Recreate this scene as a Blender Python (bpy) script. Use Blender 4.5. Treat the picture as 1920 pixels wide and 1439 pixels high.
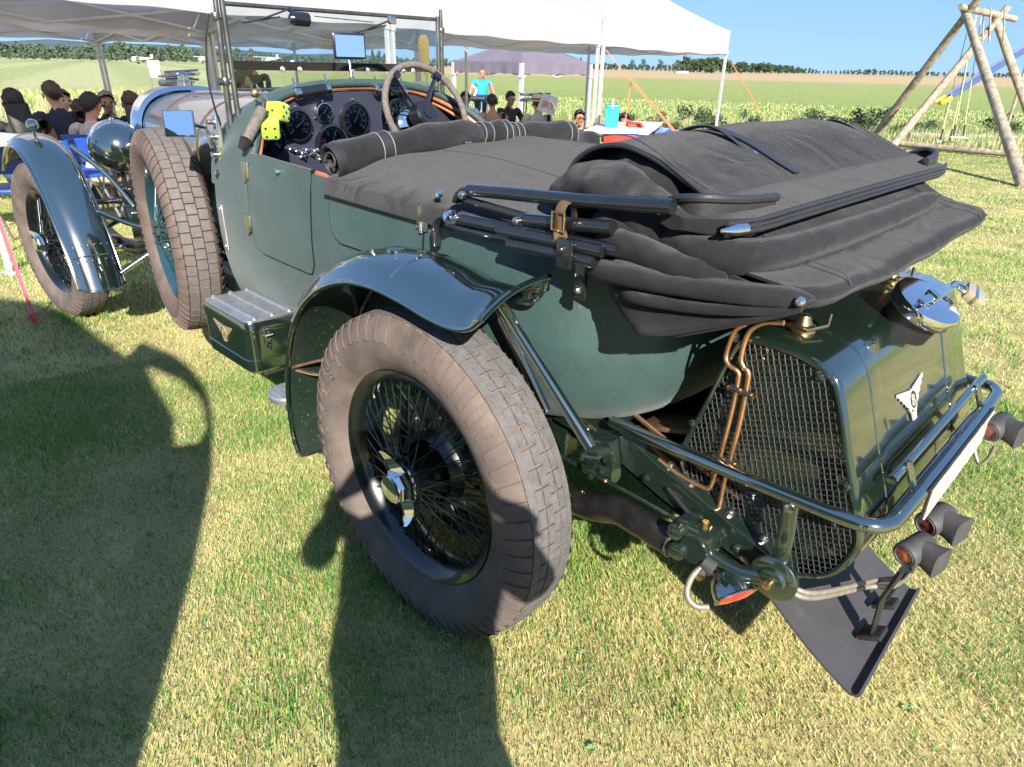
import bpy, bmesh, math, random
import numpy as np
from mathutils import Vector, Matrix
R = math.radians
random.seed(7)
rng = np.random.default_rng(7)
scene = bpy.context.scene
for o in list(bpy.data.objects):
    bpy.data.objects.remove(o, do_unlink=True)
col = scene.collection

# ------------------------------------------------------------------ camera
# world axes are the car's: +X to its nose, +Y to its left, Z up, origin on the ground under the rear axle
CAMP = np.array((-1.168, 1.620, 1.367))
FPX, PITCH, ROLL, YAW = 1264.6, R(25.19), R(1.157), R(-45.66)
fw = np.array([math.cos(YAW)*math.cos(PITCH), math.sin(YAW)*math.cos(PITCH), -math.sin(PITCH)])
_rt = np.array([math.sin(YAW), -math.cos(YAW), 0.0])
_up = np.cross(_rt, fw)
rt = math.cos(ROLL)*_rt + math.sin(ROLL)*_up
up = -math.sin(ROLL)*_rt + math.cos(ROLL)*_up
cam = bpy.data.cameras.new('camera')
camo = bpy.data.objects.new('camera', cam); col.objects.link(camo)
camo.matrix_world = Matrix(((rt[0], up[0], -fw[0], CAMP[0]), (rt[1], up[1], -fw[1], CAMP[1]),
                            (rt[2], up[2], -fw[2], CAMP[2]), (0, 0, 0, 1)))
cam.sensor_fit = 'HORIZONTAL'; cam.sensor_width = 36.0; cam.lens = FPX/1920*36
cam.clip_start = 0.02; cam.clip_end = 12000
scene.camera = camo

# ------------------------------------------------------------------ sky, sun, exposure
SUN_AZ, SUN_EL = R(180-33.4), R(29.8)
world = bpy.data.worlds.new('World'); scene.world = world; world.use_nodes = True
nt = world.node_tree; nt.nodes.clear()
sky = nt.nodes.new('ShaderNodeTexSky'); sky.sky_type = 'NISHITA'; sky.sun_disc = False
sky.sun_elevation = SUN_EL; sky.sun_rotation = math.pi/2 - SUN_AZ
sky.altitude = 1200; sky.air_density = 0.9; sky.dust_density = 0.0; sky.ozone_density = 4.0
bg = nt.nodes.new('ShaderNodeBackground'); bg.inputs[1].default_value = 0.145
wo = nt.nodes.new('ShaderNodeOutputWorld')
gm = nt.nodes.new('ShaderNodeGamma'); gm.inputs[1].default_value = .30      # even, deep blue summer sky
tn = nt.nodes.new('ShaderNodeMix'); tn.data_type = 'RGBA'; tn.blend_type = 'MULTIPLY'; tn.inputs['Factor'].default_value = 1; tn.inputs['B'].default_value = (.49, .765, 1.20, 1)
nt.links.new(sky.outputs[0], gm.inputs[0]); nt.links.new(gm.outputs[0], tn.inputs['A']); nt.links.new(tn.outputs['Result'], bg.inputs[0]); nt.links.new(bg.outputs[0], wo.inputs[0])
sun = bpy.data.lights.new('sun', 'SUN'); sun.energy = 3.65; sun.angle = R(0.55); sun.color = (1.0, 0.93, 0.82)
suno = bpy.data.objects.new('sun', sun); col.objects.link(suno)
SD = Vector((math.cos(SUN_AZ)*math.cos(SUN_EL), math.sin(SUN_AZ)*math.cos(SUN_EL), math.sin(SUN_EL)))
suno.rotation_euler = SD.to_track_quat('Z', 'Y').to_euler(); suno.location = SD*30
vs = scene.view_settings
vs.view_transform = 'Standard'; vs.look = 'None'; vs.exposure = 1.82; vs.gamma = 1.0; vs.use_curve_mapping = False

# ------------------------------------------------------------------ helpers
def at(u, v, ax, val):
    """world point where the photograph's pixel lies on the plane axis=val"""
    d = fw + rt*(u-960)/FPX - up*(v-719.5)/FPX
    return CAMP + d*((val-CAMP[ax])/d[ax])

def atd(u, v, dist):
    d = fw + rt*(u-960)/FPX - up*(v-719.5)/FPX
    return CAMP + d*(dist/math.hypot(d[0], d[1]))

def px(P):
    d = np.asarray(P, float)-CAMP; z = d @ fw
    return np.array((960+FPX*(d @ rt)/z, 719.5-FPX*(d @ up)/z))

def cat(pts, n=8, closed=False):
    """Catmull-Rom through the points"""
    P = [np.array(p, float) for p in pts]; m = len(P); out = []
    rngk = range(m if closed else m-1)
    for i in rngk:
        if closed:
            a, b, c, d = P[(i-1) % m], P[i], P[(i+1) % m], P[(i+2) % m]
        else:
            b, c = P[i], P[i+1]
            a = P[i-1] if i > 0 else 2*b-c
            d = P[i+2] if i+2 < m else 2*c-b
        for k in range(n):
            t = k/n
            out.append(0.5*((2*b)+(c-a)*t+(2*a-5*b+4*c-d)*t*t+(3*b-a-3*c+d)*t**3))
    if not closed: out.append(P[-1])
    return out

def basis(a):
    a = np.array(a, float); a /= np.linalg.norm(a)
    h = np.array([0, 0, 1.0]) if abs(a[2]) < .9 else np.array([1.0, 0, 0])
    x = np.cross(h, a); x /= np.linalg.norm(x)
    return x, np.cross(a, x), a

class MB:
    def __init__(s): s.v = []; s.f = []; s.m = []
    def add(s, v, f, mi=0):
        o = len(s.v); s.v += [tuple(map(float, p)) for p in v]
        s.f += [tuple(o+i for i in q) for q in f]; s.m += [mi]*len(f); return s
    def box(s, c, d, rot=None, mi=0):
        c = np.array(c, float); d = np.array(d, float)/2
        v = [np.array((x, y, z))*d for x in (-1, 1) for y in (-1, 1) for z in (-1, 1)]
        if rot is not None: v = [np.array(rot) @ p for p in v]
        return s.add([c+p for p in v], [(0, 1, 3, 2), (4, 6, 7, 5), (0, 4, 5, 1), (2, 3, 7, 6), (0, 2, 6, 4), (1, 5, 7, 3)], mi)
    def rbox(s, c, d, r, rot=None, seg=2, mi=0):
        bm = bmesh.new(); bmesh.ops.create_cube(bm, size=1)
        for q in bm.verts: q.co = Vector((q.co.x*d[0], q.co.y*d[1], q.co.z*d[2]))
        bmesh.ops.bevel(bm, geom=bm.edges[:], offset=r, segments=seg, affect='EDGES', profile=.5)
        bm.verts.index_update()
        rr = np.eye(3) if rot is None else np.array(rot)
        v = [np.array(c)+rr @ np.array(q.co) for q in bm.verts]
        f = [tuple(q.index for q in p.verts) for p in bm.faces]; bm.free()
        return s.add(v, f, mi)
    def tube(s, pts, r, seg=8, cap=True, closed=False, mi=0, flat=1.0, hint=None):
        P = [np.array(p, float) for p in pts]; n = len(P)
        rr = r if hasattr(r, '__len__') else [r]*n
        T = []
        for i in range(n):
            a = P[(i-1) % n] if (closed or i > 0) else P[i]
            b = P[(i+1) % n] if (closed or i < n-1) else P[i]
            t = b-a; T.append(t/(np.linalg.norm(t)+1e-12))
        x, y, _ = basis(T[0])
        if hint is not None:
            x = np.array(hint, float); x -= T[0]*(x @ T[0]); x /= np.linalg.norm(x)
        V = []
        for i in range(n):
            x = x-T[i]*(x @ T[i]); x /= np.linalg.norm(x)+1e-12; y = np.cross(T[i], x)
            for k in range(seg):
                a = 2*math.pi*k/seg
                V.append(P[i]+x*math.cos(a)*rr[i]+y*math.sin(a)*rr[i]*flat)
        F = []
        for i in range(n if closed else n-1):
            j = (i+1) % n
            for k in range(seg):
                l = (k+1) % seg
                F.append((i*seg+k, i*seg+l, j*seg+l, j*seg+k))
        if cap and not closed:
            F.append(tuple(range(seg))[::-1]); F.append(tuple((n-1)*seg+k for k in range(seg)))
        return s.add(V, F, mi)
    def lathe(s, prof, c, axis, seg=32, mi=0, close=False, a0=0, a1=2*math.pi):
        x, y, a = basis(axis); c = np.array(c, float); full = abs(a1-a0-2*math.pi) < 1e-6
        ns = seg if full else seg+1
        V = [c+a*h+(x*math.cos(a0+(a1-a0)*k/seg)+y*math.sin(a0+(a1-a0)*k/seg))*r for r, h in prof for k in range(ns)]
        m = len(prof); F = []
        for i in range(m if close else m-1):
            j = (i+1) % m
            for k in range(seg):
                l = (k+1) % ns
                F.append((i*ns+k, i*ns+l, j*ns+l, j*ns+k))
        return s.add(V, F, mi)
    def disc(s, c, axis, r, seg=24, mi=0):
        x, y, a = basis(axis); c = np.array(c, float)
        return s.add([c+(x*math.cos(2*math.pi*k/seg)+y*math.sin(2*math.pi*k/seg))*r for k in range(seg)], [tuple(range(seg))], mi)
    def grid(s, rows, cu=False, cv=False, mi=0):
        n, m = len(rows), len(rows[0]); V = [p for r in rows for p in r]; F = []
        for i in range(n if cu else n-1):
            for j in range(m if cv else m-1):
                i2, j2 = (i+1) % n, (j+1) % m
                F.append((i*m+j, i*m+j2, i2*m+j2, i2*m+j))
        return s.add(V, F, mi)
    def shell(s, rows, t, cu=False, mi=0):
        """sheet of real thickness t, offset against the grid normal"""
        A = np.array(rows, float); n, m = A.shape[:2]
        du = np.gradient(A, axis=0) if not cu else (np.roll(A, -1, 0)-np.roll(A, 1, 0))
        dv = np.gradient(A, axis=1); N = np.cross(du, dv); N /= np.linalg.norm(N, axis=2, keepdims=True)+1e-12
        B = A-N*t
        o = len(s.v); s.grid(A, cu=cu, mi=mi); o2 = len(s.v); s.grid(B, cu=cu, mi=mi)
        k = (n if cu else n-1)*(m-1); nf = len(s.f)
        for q in range(nf-k, nf): s.f[q] = s.f[q][::-1]
        def st(a, b): s.f.append((o+a, o2+a, o2+b, o+b)); s.m.append(mi)
        for i in range(n if cu else n-1):
            i2 = (i+1) % n; st(i*m, i2*m); st(i2*m+m-1, i*m+m-1)
        if not cu:
            for j in range(m-1): st(j+1, j); st((n-1)*m+j, (n-1)*m+j+1)
        return s
    def prism(s, poly, a, b, mi=0):
        """poly: list of 3D points (a face), extruded by vector b-a"""
        d = np.array(b, float)-np.array(a, float); n = len(poly)
        V = [np.array(p, float) for p in poly]+[np.array(p, float)+d for p in poly]
        F = [tuple(range(n))[::-1], tuple(range(n, 2*n))]+[(i, (i+1) % n, n+(i+1) % n, n+i) for i in range(n)]
        return s.add(V, F, mi)
    def xf(s, M):
        M = np.array(M); s.v = [tuple(M[:3, :3] @ np.array(p)+M[:3, 3]) for p in s.v]; return s
    def obj(s, name, mat, parent=None, smooth=True, angle=38, link=True):
        me = bpy.data.meshes.new(name); me.from_pydata(s.v, [], s.f)
        mats = mat if isinstance(mat, (list, tuple)) else [mat]
        for q in mats: me.materials.append(q)
        if len(mats) > 1: me.polygons.foreach_set('material_index', s.m)
        if smooth:
            me.polygons.foreach_set('use_smooth', [True]*len(me.polygons)); me.set_sharp_from_angle(angle=R(angle))
        me.validate(); me.update()
        o = bpy.data.objects.new(name, me)
        if link: col.objects.link(o)
        if parent is not None: put(o, parent)
        return o

def fixn(o):
    """make a closed mesh's normals point outward"""
    bm = bmesh.new(); bm.from_mesh(o.data); bmesh.ops.recalc_face_normals(bm, faces=bm.faces); bm.to_mesh(o.data); bm.free(); return o

def put(o, parent):
    o.parent = parent
    o.matrix_parent_inverse = parent_world(parent).inverted()

def parent_world(p):
    m = p.matrix_basis.copy()
    if p.parent is not None: m = parent_world(p.parent) @ p.matrix_parent_inverse @ m
    return m

def tag(o, label=None, cat_=None, group=None, kind=None):
    if label: o['label'] = label
    if cat_: o['category'] = cat_
    if group: o['group'] = group
    if kind: o['kind'] = kind
    return o

def empty(name, loc, label=None, cat_=None, group=None, rz=0):
    o = bpy.data.objects.new(name, None); col.objects.link(o); o.location = loc; o.rotation_euler = (0, 0, rz)
    o.empty_display_size = .1
    return tag(o, label, cat_, group)

def copy_tree(o, M, parent=None):
    """copy of a thing built in world space, moved by matrix M"""
    c = o.copy(); col.objects.link(c)
    if parent is None: c.matrix_basis = M @ o.matrix_basis
    else: c.parent = parent
    for ch in list(o.children):
        k = ch.copy(); col.objects.link(k); k.parent = c
        for g in list(ch.children):
            q = g.copy(); col.objects.link(q); q.parent = k
    return c

def rotm(axis, ang): return np.array(Matrix.Rotation(ang, 3, Vector(axis)))
def smooth01(a, b, x):
    t = np.clip((x-a)/(b-a), 0, 1); return t*t*(3-2*t)
def ground_z(x, y=0): return -0.045*float(np.clip(math.hypot(x-1.5, y)-3.6, 0, 8.5))
def atg(u, v):
    z = 0.0
    for _ in range(60):
        p = at(u, v, 2, z); z = .5*z+.5*ground_z(p[0], p[1])
    return p
# ------------------------------------------------------------------ materials
def pm(name, c, rough=.5, metal=0., var=.12, vs=6., bump=0., bs=60., coat=0., c2=None, spec=.5, sheen=0., rvar=.0, trans=0., detail=6, ior=None, dust=None, coatior=1.5, wr=0):
    m = bpy.data.materials.new(name); m.use_nodes = True; t = m.node_tree; b = t.nodes['Principled BSDF']
    tc = t.nodes.new('ShaderNodeTexCoord')
    n = t.nodes.new('ShaderNodeTexNoise'); n.inputs['Scale'].default_value = vs; n.inputs['Detail'].default_value = detail
    n.inputs['Roughness'].default_value = .62
    t.links.new(tc.outputs['Object'], n.inputs['Vector'])
    mx = t.nodes.new('ShaderNodeMix'); mx.data_type = 'RGBA'
    a = [q*(1-var) for q in c]; d = [min(1, q*(1+var)) for q in (c2 or c)]
    mx.inputs['A'].default_value = (*a, 1); mx.inputs['B'].default_value = (*d, 1)
    cr = t.nodes.new('ShaderNodeMapRange'); cr.inputs['From Min'].default_value = .32; cr.inputs['From Max'].default_value = .68
    t.links.new(n.outputs['Fac'], cr.inputs['Value']); t.links.new(cr.outputs['Result'], mx.inputs['Factor'])
    out = mx.outputs['Result']
    if dust:
        n3 = t.nodes.new('ShaderNodeTexNoise'); n3.inputs['Scale'].default_value = dust[1]; n3.inputs['Detail'].default_value = 8
        t.links.new(tc.outputs['Object'], n3.inputs['Vector'])
        r3 = t.nodes.new('ShaderNodeMapRange'); r3.inputs['From Min'].default_value = dust[2]; r3.inputs['From Max'].default_value = dust[2]+.12
        r3.inputs['To Max'].default_value = dust[3]
        t.links.new(n3.outputs['Fac'], r3.inputs['Value'])
        m3 = t.nodes.new('ShaderNodeMix'); m3.data_type = 'RGBA'; m3.inputs['B'].default_value = (*dust[0], 1)
        t.links.new(out, m3.inputs['A']); t.links.new(r3.outputs['Result'], m3.inputs['Factor']); out = m3.outputs['Result']
    t.links.new(out, b.inputs['Base Color'])
    b.inputs['Metallic'].default_value = metal; b.inputs['Roughness'].default_value = rough
    b.inputs['Specular IOR Level'].default_value = spec
    if ior: b.inputs['IOR'].default_value = ior
    if rvar:
        r2 = t.nodes.new('ShaderNodeMapRange'); r2.inputs['To Min'].default_value = max(0, rough-rvar); r2.inputs['To Max'].default_value = rough+rvar
        t.links.new(n.outputs['Fac'], r2.inputs['Value']); t.links.new(r2.outputs['Result'], b.inputs['Roughness'])
    if coat:
        b.inputs['Coat Weight'].default_value = coat; b.inputs['Coat Roughness'].default_value = .05; b.inputs['Coat IOR'].default_value = coatior
    if sheen:
        b.inputs['Sheen Weight'].default_value = sheen; b.inputs['Sheen Roughness'].default_value = .4
    if trans: b.inputs['Transmission Weight'].default_value = trans
    if bump:
        n2 = t.nodes.new('ShaderNodeTexNoise'); n2.inputs['Scale'].default_value = bs; n2.inputs['Detail'].default_value = 4
        t.links.new(tc.outputs['Object'], n2.inputs['Vector'])
        bp = t.nodes.new('ShaderNodeBump'); bp.inputs['Strength'].default_value = bump; bp.inputs['Distance'].default_value = .01
        t.links.new(n2.outputs['Fac'], bp.inputs['Height']); t.links.new(bp.outputs['Normal'], b.inputs['Normal'])
        if wr:      # soft wrinkles of slack cloth
            n4 = t.nodes.new('ShaderNodeTexNoise'); n4.inputs['Scale'].default_value = 7; n4.inputs['Detail'].default_value = 3; n4.inputs['Distortion'].default_value = 1.2
            t.links.new(tc.outputs['Object'], n4.inputs['Vector']); b4 = t.nodes.new('ShaderNodeBump'); b4.inputs['Strength'].default_value = wr; b4.inputs['Distance'].default_value = .03
            t.links.new(n4.outputs['Fac'], b4.inputs['Height']); t.links.new(b4.outputs['Normal'], bp.inputs['Normal'])
    return m
G_ = {}
G_['body'] = pm('green_leathercloth', (.025, .057, .056), .56, var=.18, vs=9, bump=.28, bs=420, sheen=.12, dust=((.10, .12, .11), 34, .66, .35))
G_['paint'] = pm('green_gloss_paint', (.0055, .0125, .0095), .25, var=.12, vs=3, coat=1., spec=.5, coatior=3.3)
G_['tankpaint'] = pm('tank_green_paint', (.0060, .0140, .0095), .25, var=.12, vs=3, coat=1., coatior=2.4)
G_['paintd'] = pm('green_chassis_paint', (.008, .0165, .0125), .32, var=.2, vs=12, coat=.8, coatior=2.2, bump=.05, bs=50, dust=((.10, .095, .07), 60, .66, .45))
G_['paintdust'] = pm('dusty_green_paint', (.012, .022, .016), .38, var=.2, vs=20, coat=.4, dust=((.16, .15, .12), 90, .63, .7))
G_['canvas'] = pm('black_mohair_canvas', (.0145, .0148, .0178), .88, var=.22, vs=14, bump=.5, bs=650, sheen=.10, spec=.2, dust=((.036, .036, .039), 26, .64, .5), wr=.28)
G_['vinyl'] = pm('black_leather_trim', (.022, .022, .024), .42, var=.15, vs=20, bump=.1, bs=200)
G_['piping'] = pm('grey_piping', (.20, .20, .215), .55, var=.1)
G_['blackgloss'] = pm('black_stove_enamel', (.010, .011, .014), .25, var=.15, vs=15, coat=.7)
G_['black'] = pm('black_satin', (.014, .014, .015), .5, var=.2, vs=20)
G_['shut'] = pm('shut_line', (.006, .010, .010), .8, var=.1, spec=.1)
G_['rubber'] = pm('grey_black_rubber', (.045, .045, .047), .62, var=.2, vs=25, bump=.1, bs=120)
G_['flap'] = pm('dark_grey_board', (.042, .040, .044), .6, var=.12, vs=8, bump=.15, bs=240, dust=((.075, .07, .066), 18, .6, .5))
G_['chrome'] = pm('chrome', (.80, .80, .82), .07, metal=1., var=.03, vs=8, rvar=.03)
G_['nickel'] = pm('nickel_plate', (.62, .60, .55), .22, metal=1., var=.12, vs=25, rvar=.1)
G_['darknickel'] = pm('dulled_nickel', (.20, .19, .17), .32, metal=.9, var=.25, vs=25, rvar=.1)
G_['alu'] = pm('worn_aluminium', (.52, .52, .53), .38, metal=.85, var=.15, vs=30, bump=.1, bs=90)
G_['brass'] = pm('brass', (.62, .45, .20), .28, metal=1., var=.15, vs=30)
G_['copper'] = pm('copper_pipe', (.88, .50, .27), .36, metal=1., var=.12, vs=25)
G_['conduit'] = pm('braided_conduit', (.30, .27, .22), .5, metal=.6, var=.2, vs=60)
G_['tyre'] = pm('dusty_tyre_wall', (.098, .077, .068), .82, var=.22, vs=11, bump=.2, bs=160, c2=(.122, .095, .082), spec=.3, dust=((.095, .083, .075), 7, .52, .6))
G_['tread'] = pm('worn_tread', (.112, .106, .105), .85, var=.2, vs=40, bump=.5, bs=220, spec=.3)
G_['groove'] = pm('red_dust_groove', (.160, .112, .084), .95, var=.2, vs=30, spec=.2)
G_['groovek'] = pm('black_groove', (.035, .030, .029), .9, var=.2, vs=30, spec=.2)
G_['tread2'] = pm('grey_tread', (.120, .104, .098), .8, var=.15, vs=30, bump=.3, bs=160, spec=.3)
G_['tyre2'] = pm('spare_tyre_wall', (.115, .086, .074), .8, var=.25, vs=12, bump=.2, bs=160, spec=.3)
G_['wheelgreen'] = pm('wheel_green_enamel', (.0035, .0065, .0070), .28, var=.15, vs=20, coat=.5, coatior=1.5)
G_['wheelblue'] = pm('spare_wheel_enamel', (.012, .042, .055), .25, var=.15, vs=20, coat=.8)
G_['leather'] = pm('brown_leather', (.10, .058, .034), .5, var=.3, vs=40, bump=.2, bs=160)
G_['gaiter'] = pm('black_leather_gaiter', (.010, .0095, .0095), .30, var=.25, vs=16, bump=.25, bs=50)
G_['redleather'] = pm('tan_leather_piping', (.34, .115, .055), .45, var=.2, vs=30)
G_['cord'] = pm('grey_cord_binding', (.125, .108, .092), .85, var=.3, vs=60, bump=.6, bs=160)
G_['dash'] = pm('dark_blue_dash', (.024, .027, .045), .45, var=.1, vs=10)
G_['dial'] = pm('dial_black', (.030, .033, .040), .25, var=.1, coat=.6)
G_['white'] = pm('white_paint', (.72, .72, .70), .5, var=.05)
G_['offwhite'] = pm('plate_white', (.40, .31, .27), .5, var=.3, vs=40, c2=(.50, .43, .39))
G_['red'] = pm('red_enamel', (.55, .05, .04), .4)
G_['lime'] = pm('lime_plush', (.32, .50, .035), .8, var=.12, vs=40, bump=.4, bs=300, sheen=.3)
G_['badge'] = pm('badge_silver', (.55, .54, .50), .35, metal=.35, var=.1, vs=60)
G_['badgegold'] = pm('badge_bronze', (.40, .31, .19), .4, metal=.35, var=.15, vs=60)
G_['mirror'] = pm('mirror_silver', (.9, .9, .9), .01, metal=1., var=0)
G_['cane'] = pm('cane', (.36, .27, .18), .6)
def glass(name, tint=(1, 1, 1), fac=.10, rough=.0):
    m = bpy.data.materials.new(name); m.use_nodes = True; t = m.node_tree; t.nodes.clear()
    o = t.nodes.new('ShaderNodeOutputMaterial'); tr = t.nodes.new('ShaderNodeBsdfTransparent'); tr.inputs[0].default_value = (*tint, 1)
    g = t.nodes.new('ShaderNodeBsdfGlossy'); g.inputs['Roughness'].default_value = rough
    fr = t.nodes.new('ShaderNodeFresnel'); fr.inputs[0].default_value = 1.5
    mx = t.nodes.new('ShaderNodeMixShader')
    t.links.new(fr.outputs[0], mx.inputs[0]); t.links.new(tr.outputs[0], mx.inputs[1]); t.links.new(g.outputs[0], mx.inputs[2]); t.links.new(mx.outputs[0], o.inputs[0])
    return m
G_['glass'] = glass('clear_glass', (.90, .93, .92))
G_['redglass'] = pm('red_lens', (.55, .020, .012), .12, var=.3, vs=60, coat=1., bump=.4, bs=90)
G_['amber'] = pm('amber_lens', (.42, .085, .020), .12, var=.35, vs=50, coat=1.)
G_['darkred'] = pm('dark_red_lens', (.16, .012, .014), .12, var=.3, vs=40, coat=1.)
# ------------------------------------------------------------------ ground
def ground_mat():
    m = bpy.data.materials.new('lawn_and_field'); m.use_nodes = True; t = m.node_tree; b = t.nodes['Principled BSDF']; N = t.nodes.new; Lk = t.links.new
    ge = N('ShaderNodeNewGeometry'); sub = N('ShaderNodeVectorMath'); sub.operation = 'SUBTRACT'; sub.inputs[1].default_value = (-1.168, 1.62, 0)
    Lk(ge.outputs['Position'], sub.inputs[0])
    ln = N('ShaderNodeVectorMath'); ln.operation = 'LENGTH'; Lk(sub.outputs[0], ln.inputs[0])
    nj = N('ShaderNodeTexNoise'); nj.inputs['Scale'].default_value = .12; nj.inputs['Detail'].default_value = 5; Lk(ge.outputs['Position'], nj.inputs['Vector'])
    mj = N('ShaderNodeMapRange'); mj.inputs['To Min'].default_value = .8; mj.inputs['To Max'].default_value = 1.2; Lk(nj.outputs['Fac'], mj.inputs['Value'])
    dm = N('ShaderNodeMath'); dm.operation = 'MULTIPLY'; Lk(ln.outputs['Value'], dm.inputs[0]); Lk(mj.outputs['Result'], dm.inputs[1])
    lg = N('ShaderNodeMath'); lg.operation = 'LOGARITHM'; lg.inputs[1].default_value = 10; Lk(dm.outputs[0], lg.inputs[0])
    rp = N('ShaderNodeValToRGB'); el = rp.color_ramp.elements; mp = N('ShaderNodeMapRange'); mp.inputs['From Min'].default_value = 1.0; mp.inputs['From Max'].default_value = 3.0
    Lk(lg.outputs[0], mp.inputs['Value']); Lk(mp.outputs['Result'], rp.inputs['Fac'])
    stops = [(0.0, (.40, .35, .15)), (.10, (.37, .34, .14)), (.17, (.24, .26, .09)), (.24, (.22, .27, .09)), (.45, (.26, .31, .105)), (.58, (.29, .31, .12)), (.62, (.44, .33, .19)), (.8, (.45, .33, .20)), (1, (.36, .31, .20))]
    while len(el) < len(stops): el.new(.5)
    for e, (p, c) in zip(el, stops): e.position = p; e.color = (*c, 1)
    # mown stripes of the airstrip (towards +X)
    sp = N('ShaderNodeSeparateXYZ'); Lk(ge.outputs['Position'], sp.inputs[0])
    rot = N('ShaderNodeVectorMath'); rot.operation = 'DOT_PRODUCT'; rot.inputs[1].default_value = (.28, .96, 0); Lk(ge.outputs['Position'], rot.inputs[0])
    wv = N('ShaderNodeMath'); wv.operation = 'SINE'; mu = N('ShaderNodeMath'); mu.operation = 'MULTIPLY'; mu.inputs[1].default_value = .42; Lk(rot.outputs['Value'], mu.inputs[0]); Lk(mu.outputs[0], wv.inputs[0])
    st = N('ShaderNodeMapRange'); st.inputs['From Min'].default_value = -.4; st.inputs['From Max'].default_value = .4; st.inputs['To Min'].default_value = 0; st.inputs['To Max'].default_value = 1; Lk(wv.outputs[0], st.inputs['Value'])
    sc = N('ShaderNodeMix'); sc.data_type = 'RGBA'; sc.inputs['A'].default_value = (.30, .34, .15, 1); sc.inputs['B'].default_value = (.38, .39, .20, 1); Lk(st.outputs['Result'], sc.inputs['Factor'])
    # zone: airstrip lies ahead of the nose, 55 to 260 m off
    az = N('ShaderNodeMath'); az.operation = 'ARCTAN2'; sp2 = N('ShaderNodeSeparateXYZ'); Lk(sub.outputs[0], sp2.inputs[0]); Lk(sp2.outputs['Y'], az.inputs[0]); Lk(sp2.outputs['X'], az.inputs[1])
    zf = N('ShaderNodeMapRange'); zf.inputs['From Min'].default_value = -.52; zf.inputs['From Max'].default_value = -.44; Lk(az.outputs[0], zf.inputs['Value'])
    z1 = N('ShaderNodeMapRange'); z1.inputs['From Min'].default_value = 52; z1.inputs['From Max'].default_value = 62; Lk(dm.outputs[0], z1.inputs['Value'])
    zz = N('ShaderNodeMath'); zz.operation = 'MULTIPLY'; Lk(zf.outputs['Result'], zz.inputs[0]); Lk(z1.outputs['Result'], zz.inputs[1])
    # dry uncut strip before it
    d1 = N('ShaderNodeMapRange'); d1.inputs['From Min'].default_value = 26; d1.inputs['From Max'].default_value = 30; Lk(dm.outputs[0], d1.inputs['Value'])
    dz = N('ShaderNodeMath'); dz.operation = 'MULTIPLY'; Lk(d1.outputs['Result'], dz.inputs[0]); Lk(zf.outputs['Result'], dz.inputs[1])
    ma = N('ShaderNodeMix'); ma.data_type = 'RGBA'; ma.inputs['B'].default_value = (.40, .36, .17, 1); Lk(rp.outputs['Color'], ma.inputs['A']); Lk(dz.outputs[0], ma.inputs['Factor'])
    mb = N('ShaderNodeMix'); mb.data_type = 'RGBA'; Lk(ma.outputs['Result'], mb.inputs['A']); Lk(sc.outputs['Result'], mb.inputs['B']); Lk(zz.outputs[0], mb.inputs['Factor'])
    # patchiness
    n1 = N('ShaderNodeTexNoise'); n1.inputs['Scale'].default_value = 2.2; n1.inputs['Detail'].default_value = 9; n1.inputs['Roughness'].default_value = .7; Lk(ge.outputs['Position'], n1.inputs['Vector'])
    r1 = N('ShaderNodeMapRange'); r1.inputs['From Min'].default_value = .35; r1.inputs['From Max'].default_value = .7; r1.inputs['To Min'].default_value = .62; r1.inputs['To Max'].default_value = 1.3; Lk(n1.outputs['Fac'], r1.inputs['Value'])
    mc = N('ShaderNodeVectorMath'); mc.operation = 'SCALE'; Lk(mb.outputs['Result'], mc.inputs[0]); Lk(r1.outputs['Result'], mc.inputs['Scale'])
    Lk(mc.outputs[0], b.inputs['Base Color']); b.inputs['Roughness'].default_value = .95; b.inputs['Specular IOR Level'].default_value = .1
    return m
radii = [0]+list(np.geomspace(.35, 5000, 90)); NA = 96
m = MB(); rows = []
for r in radii: rows.append([(1.5+r*math.cos(a), r*math.sin(a), ground_z(1.5+r*math.cos(a), r*math.sin(a))) for a in np.linspace(0, 2*math.pi, NA, endpoint=False)])
m.grid(rows[1:], cv=True); k = len(m.v); m.add([rows[0][0]], []); m.f += [(k, (j+1) % NA, j) for j in range(NA)]; m.m += [0]*NA
gnd = m.obj('ground', ground_mat()); tag(gnd, kind='structure')

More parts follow.
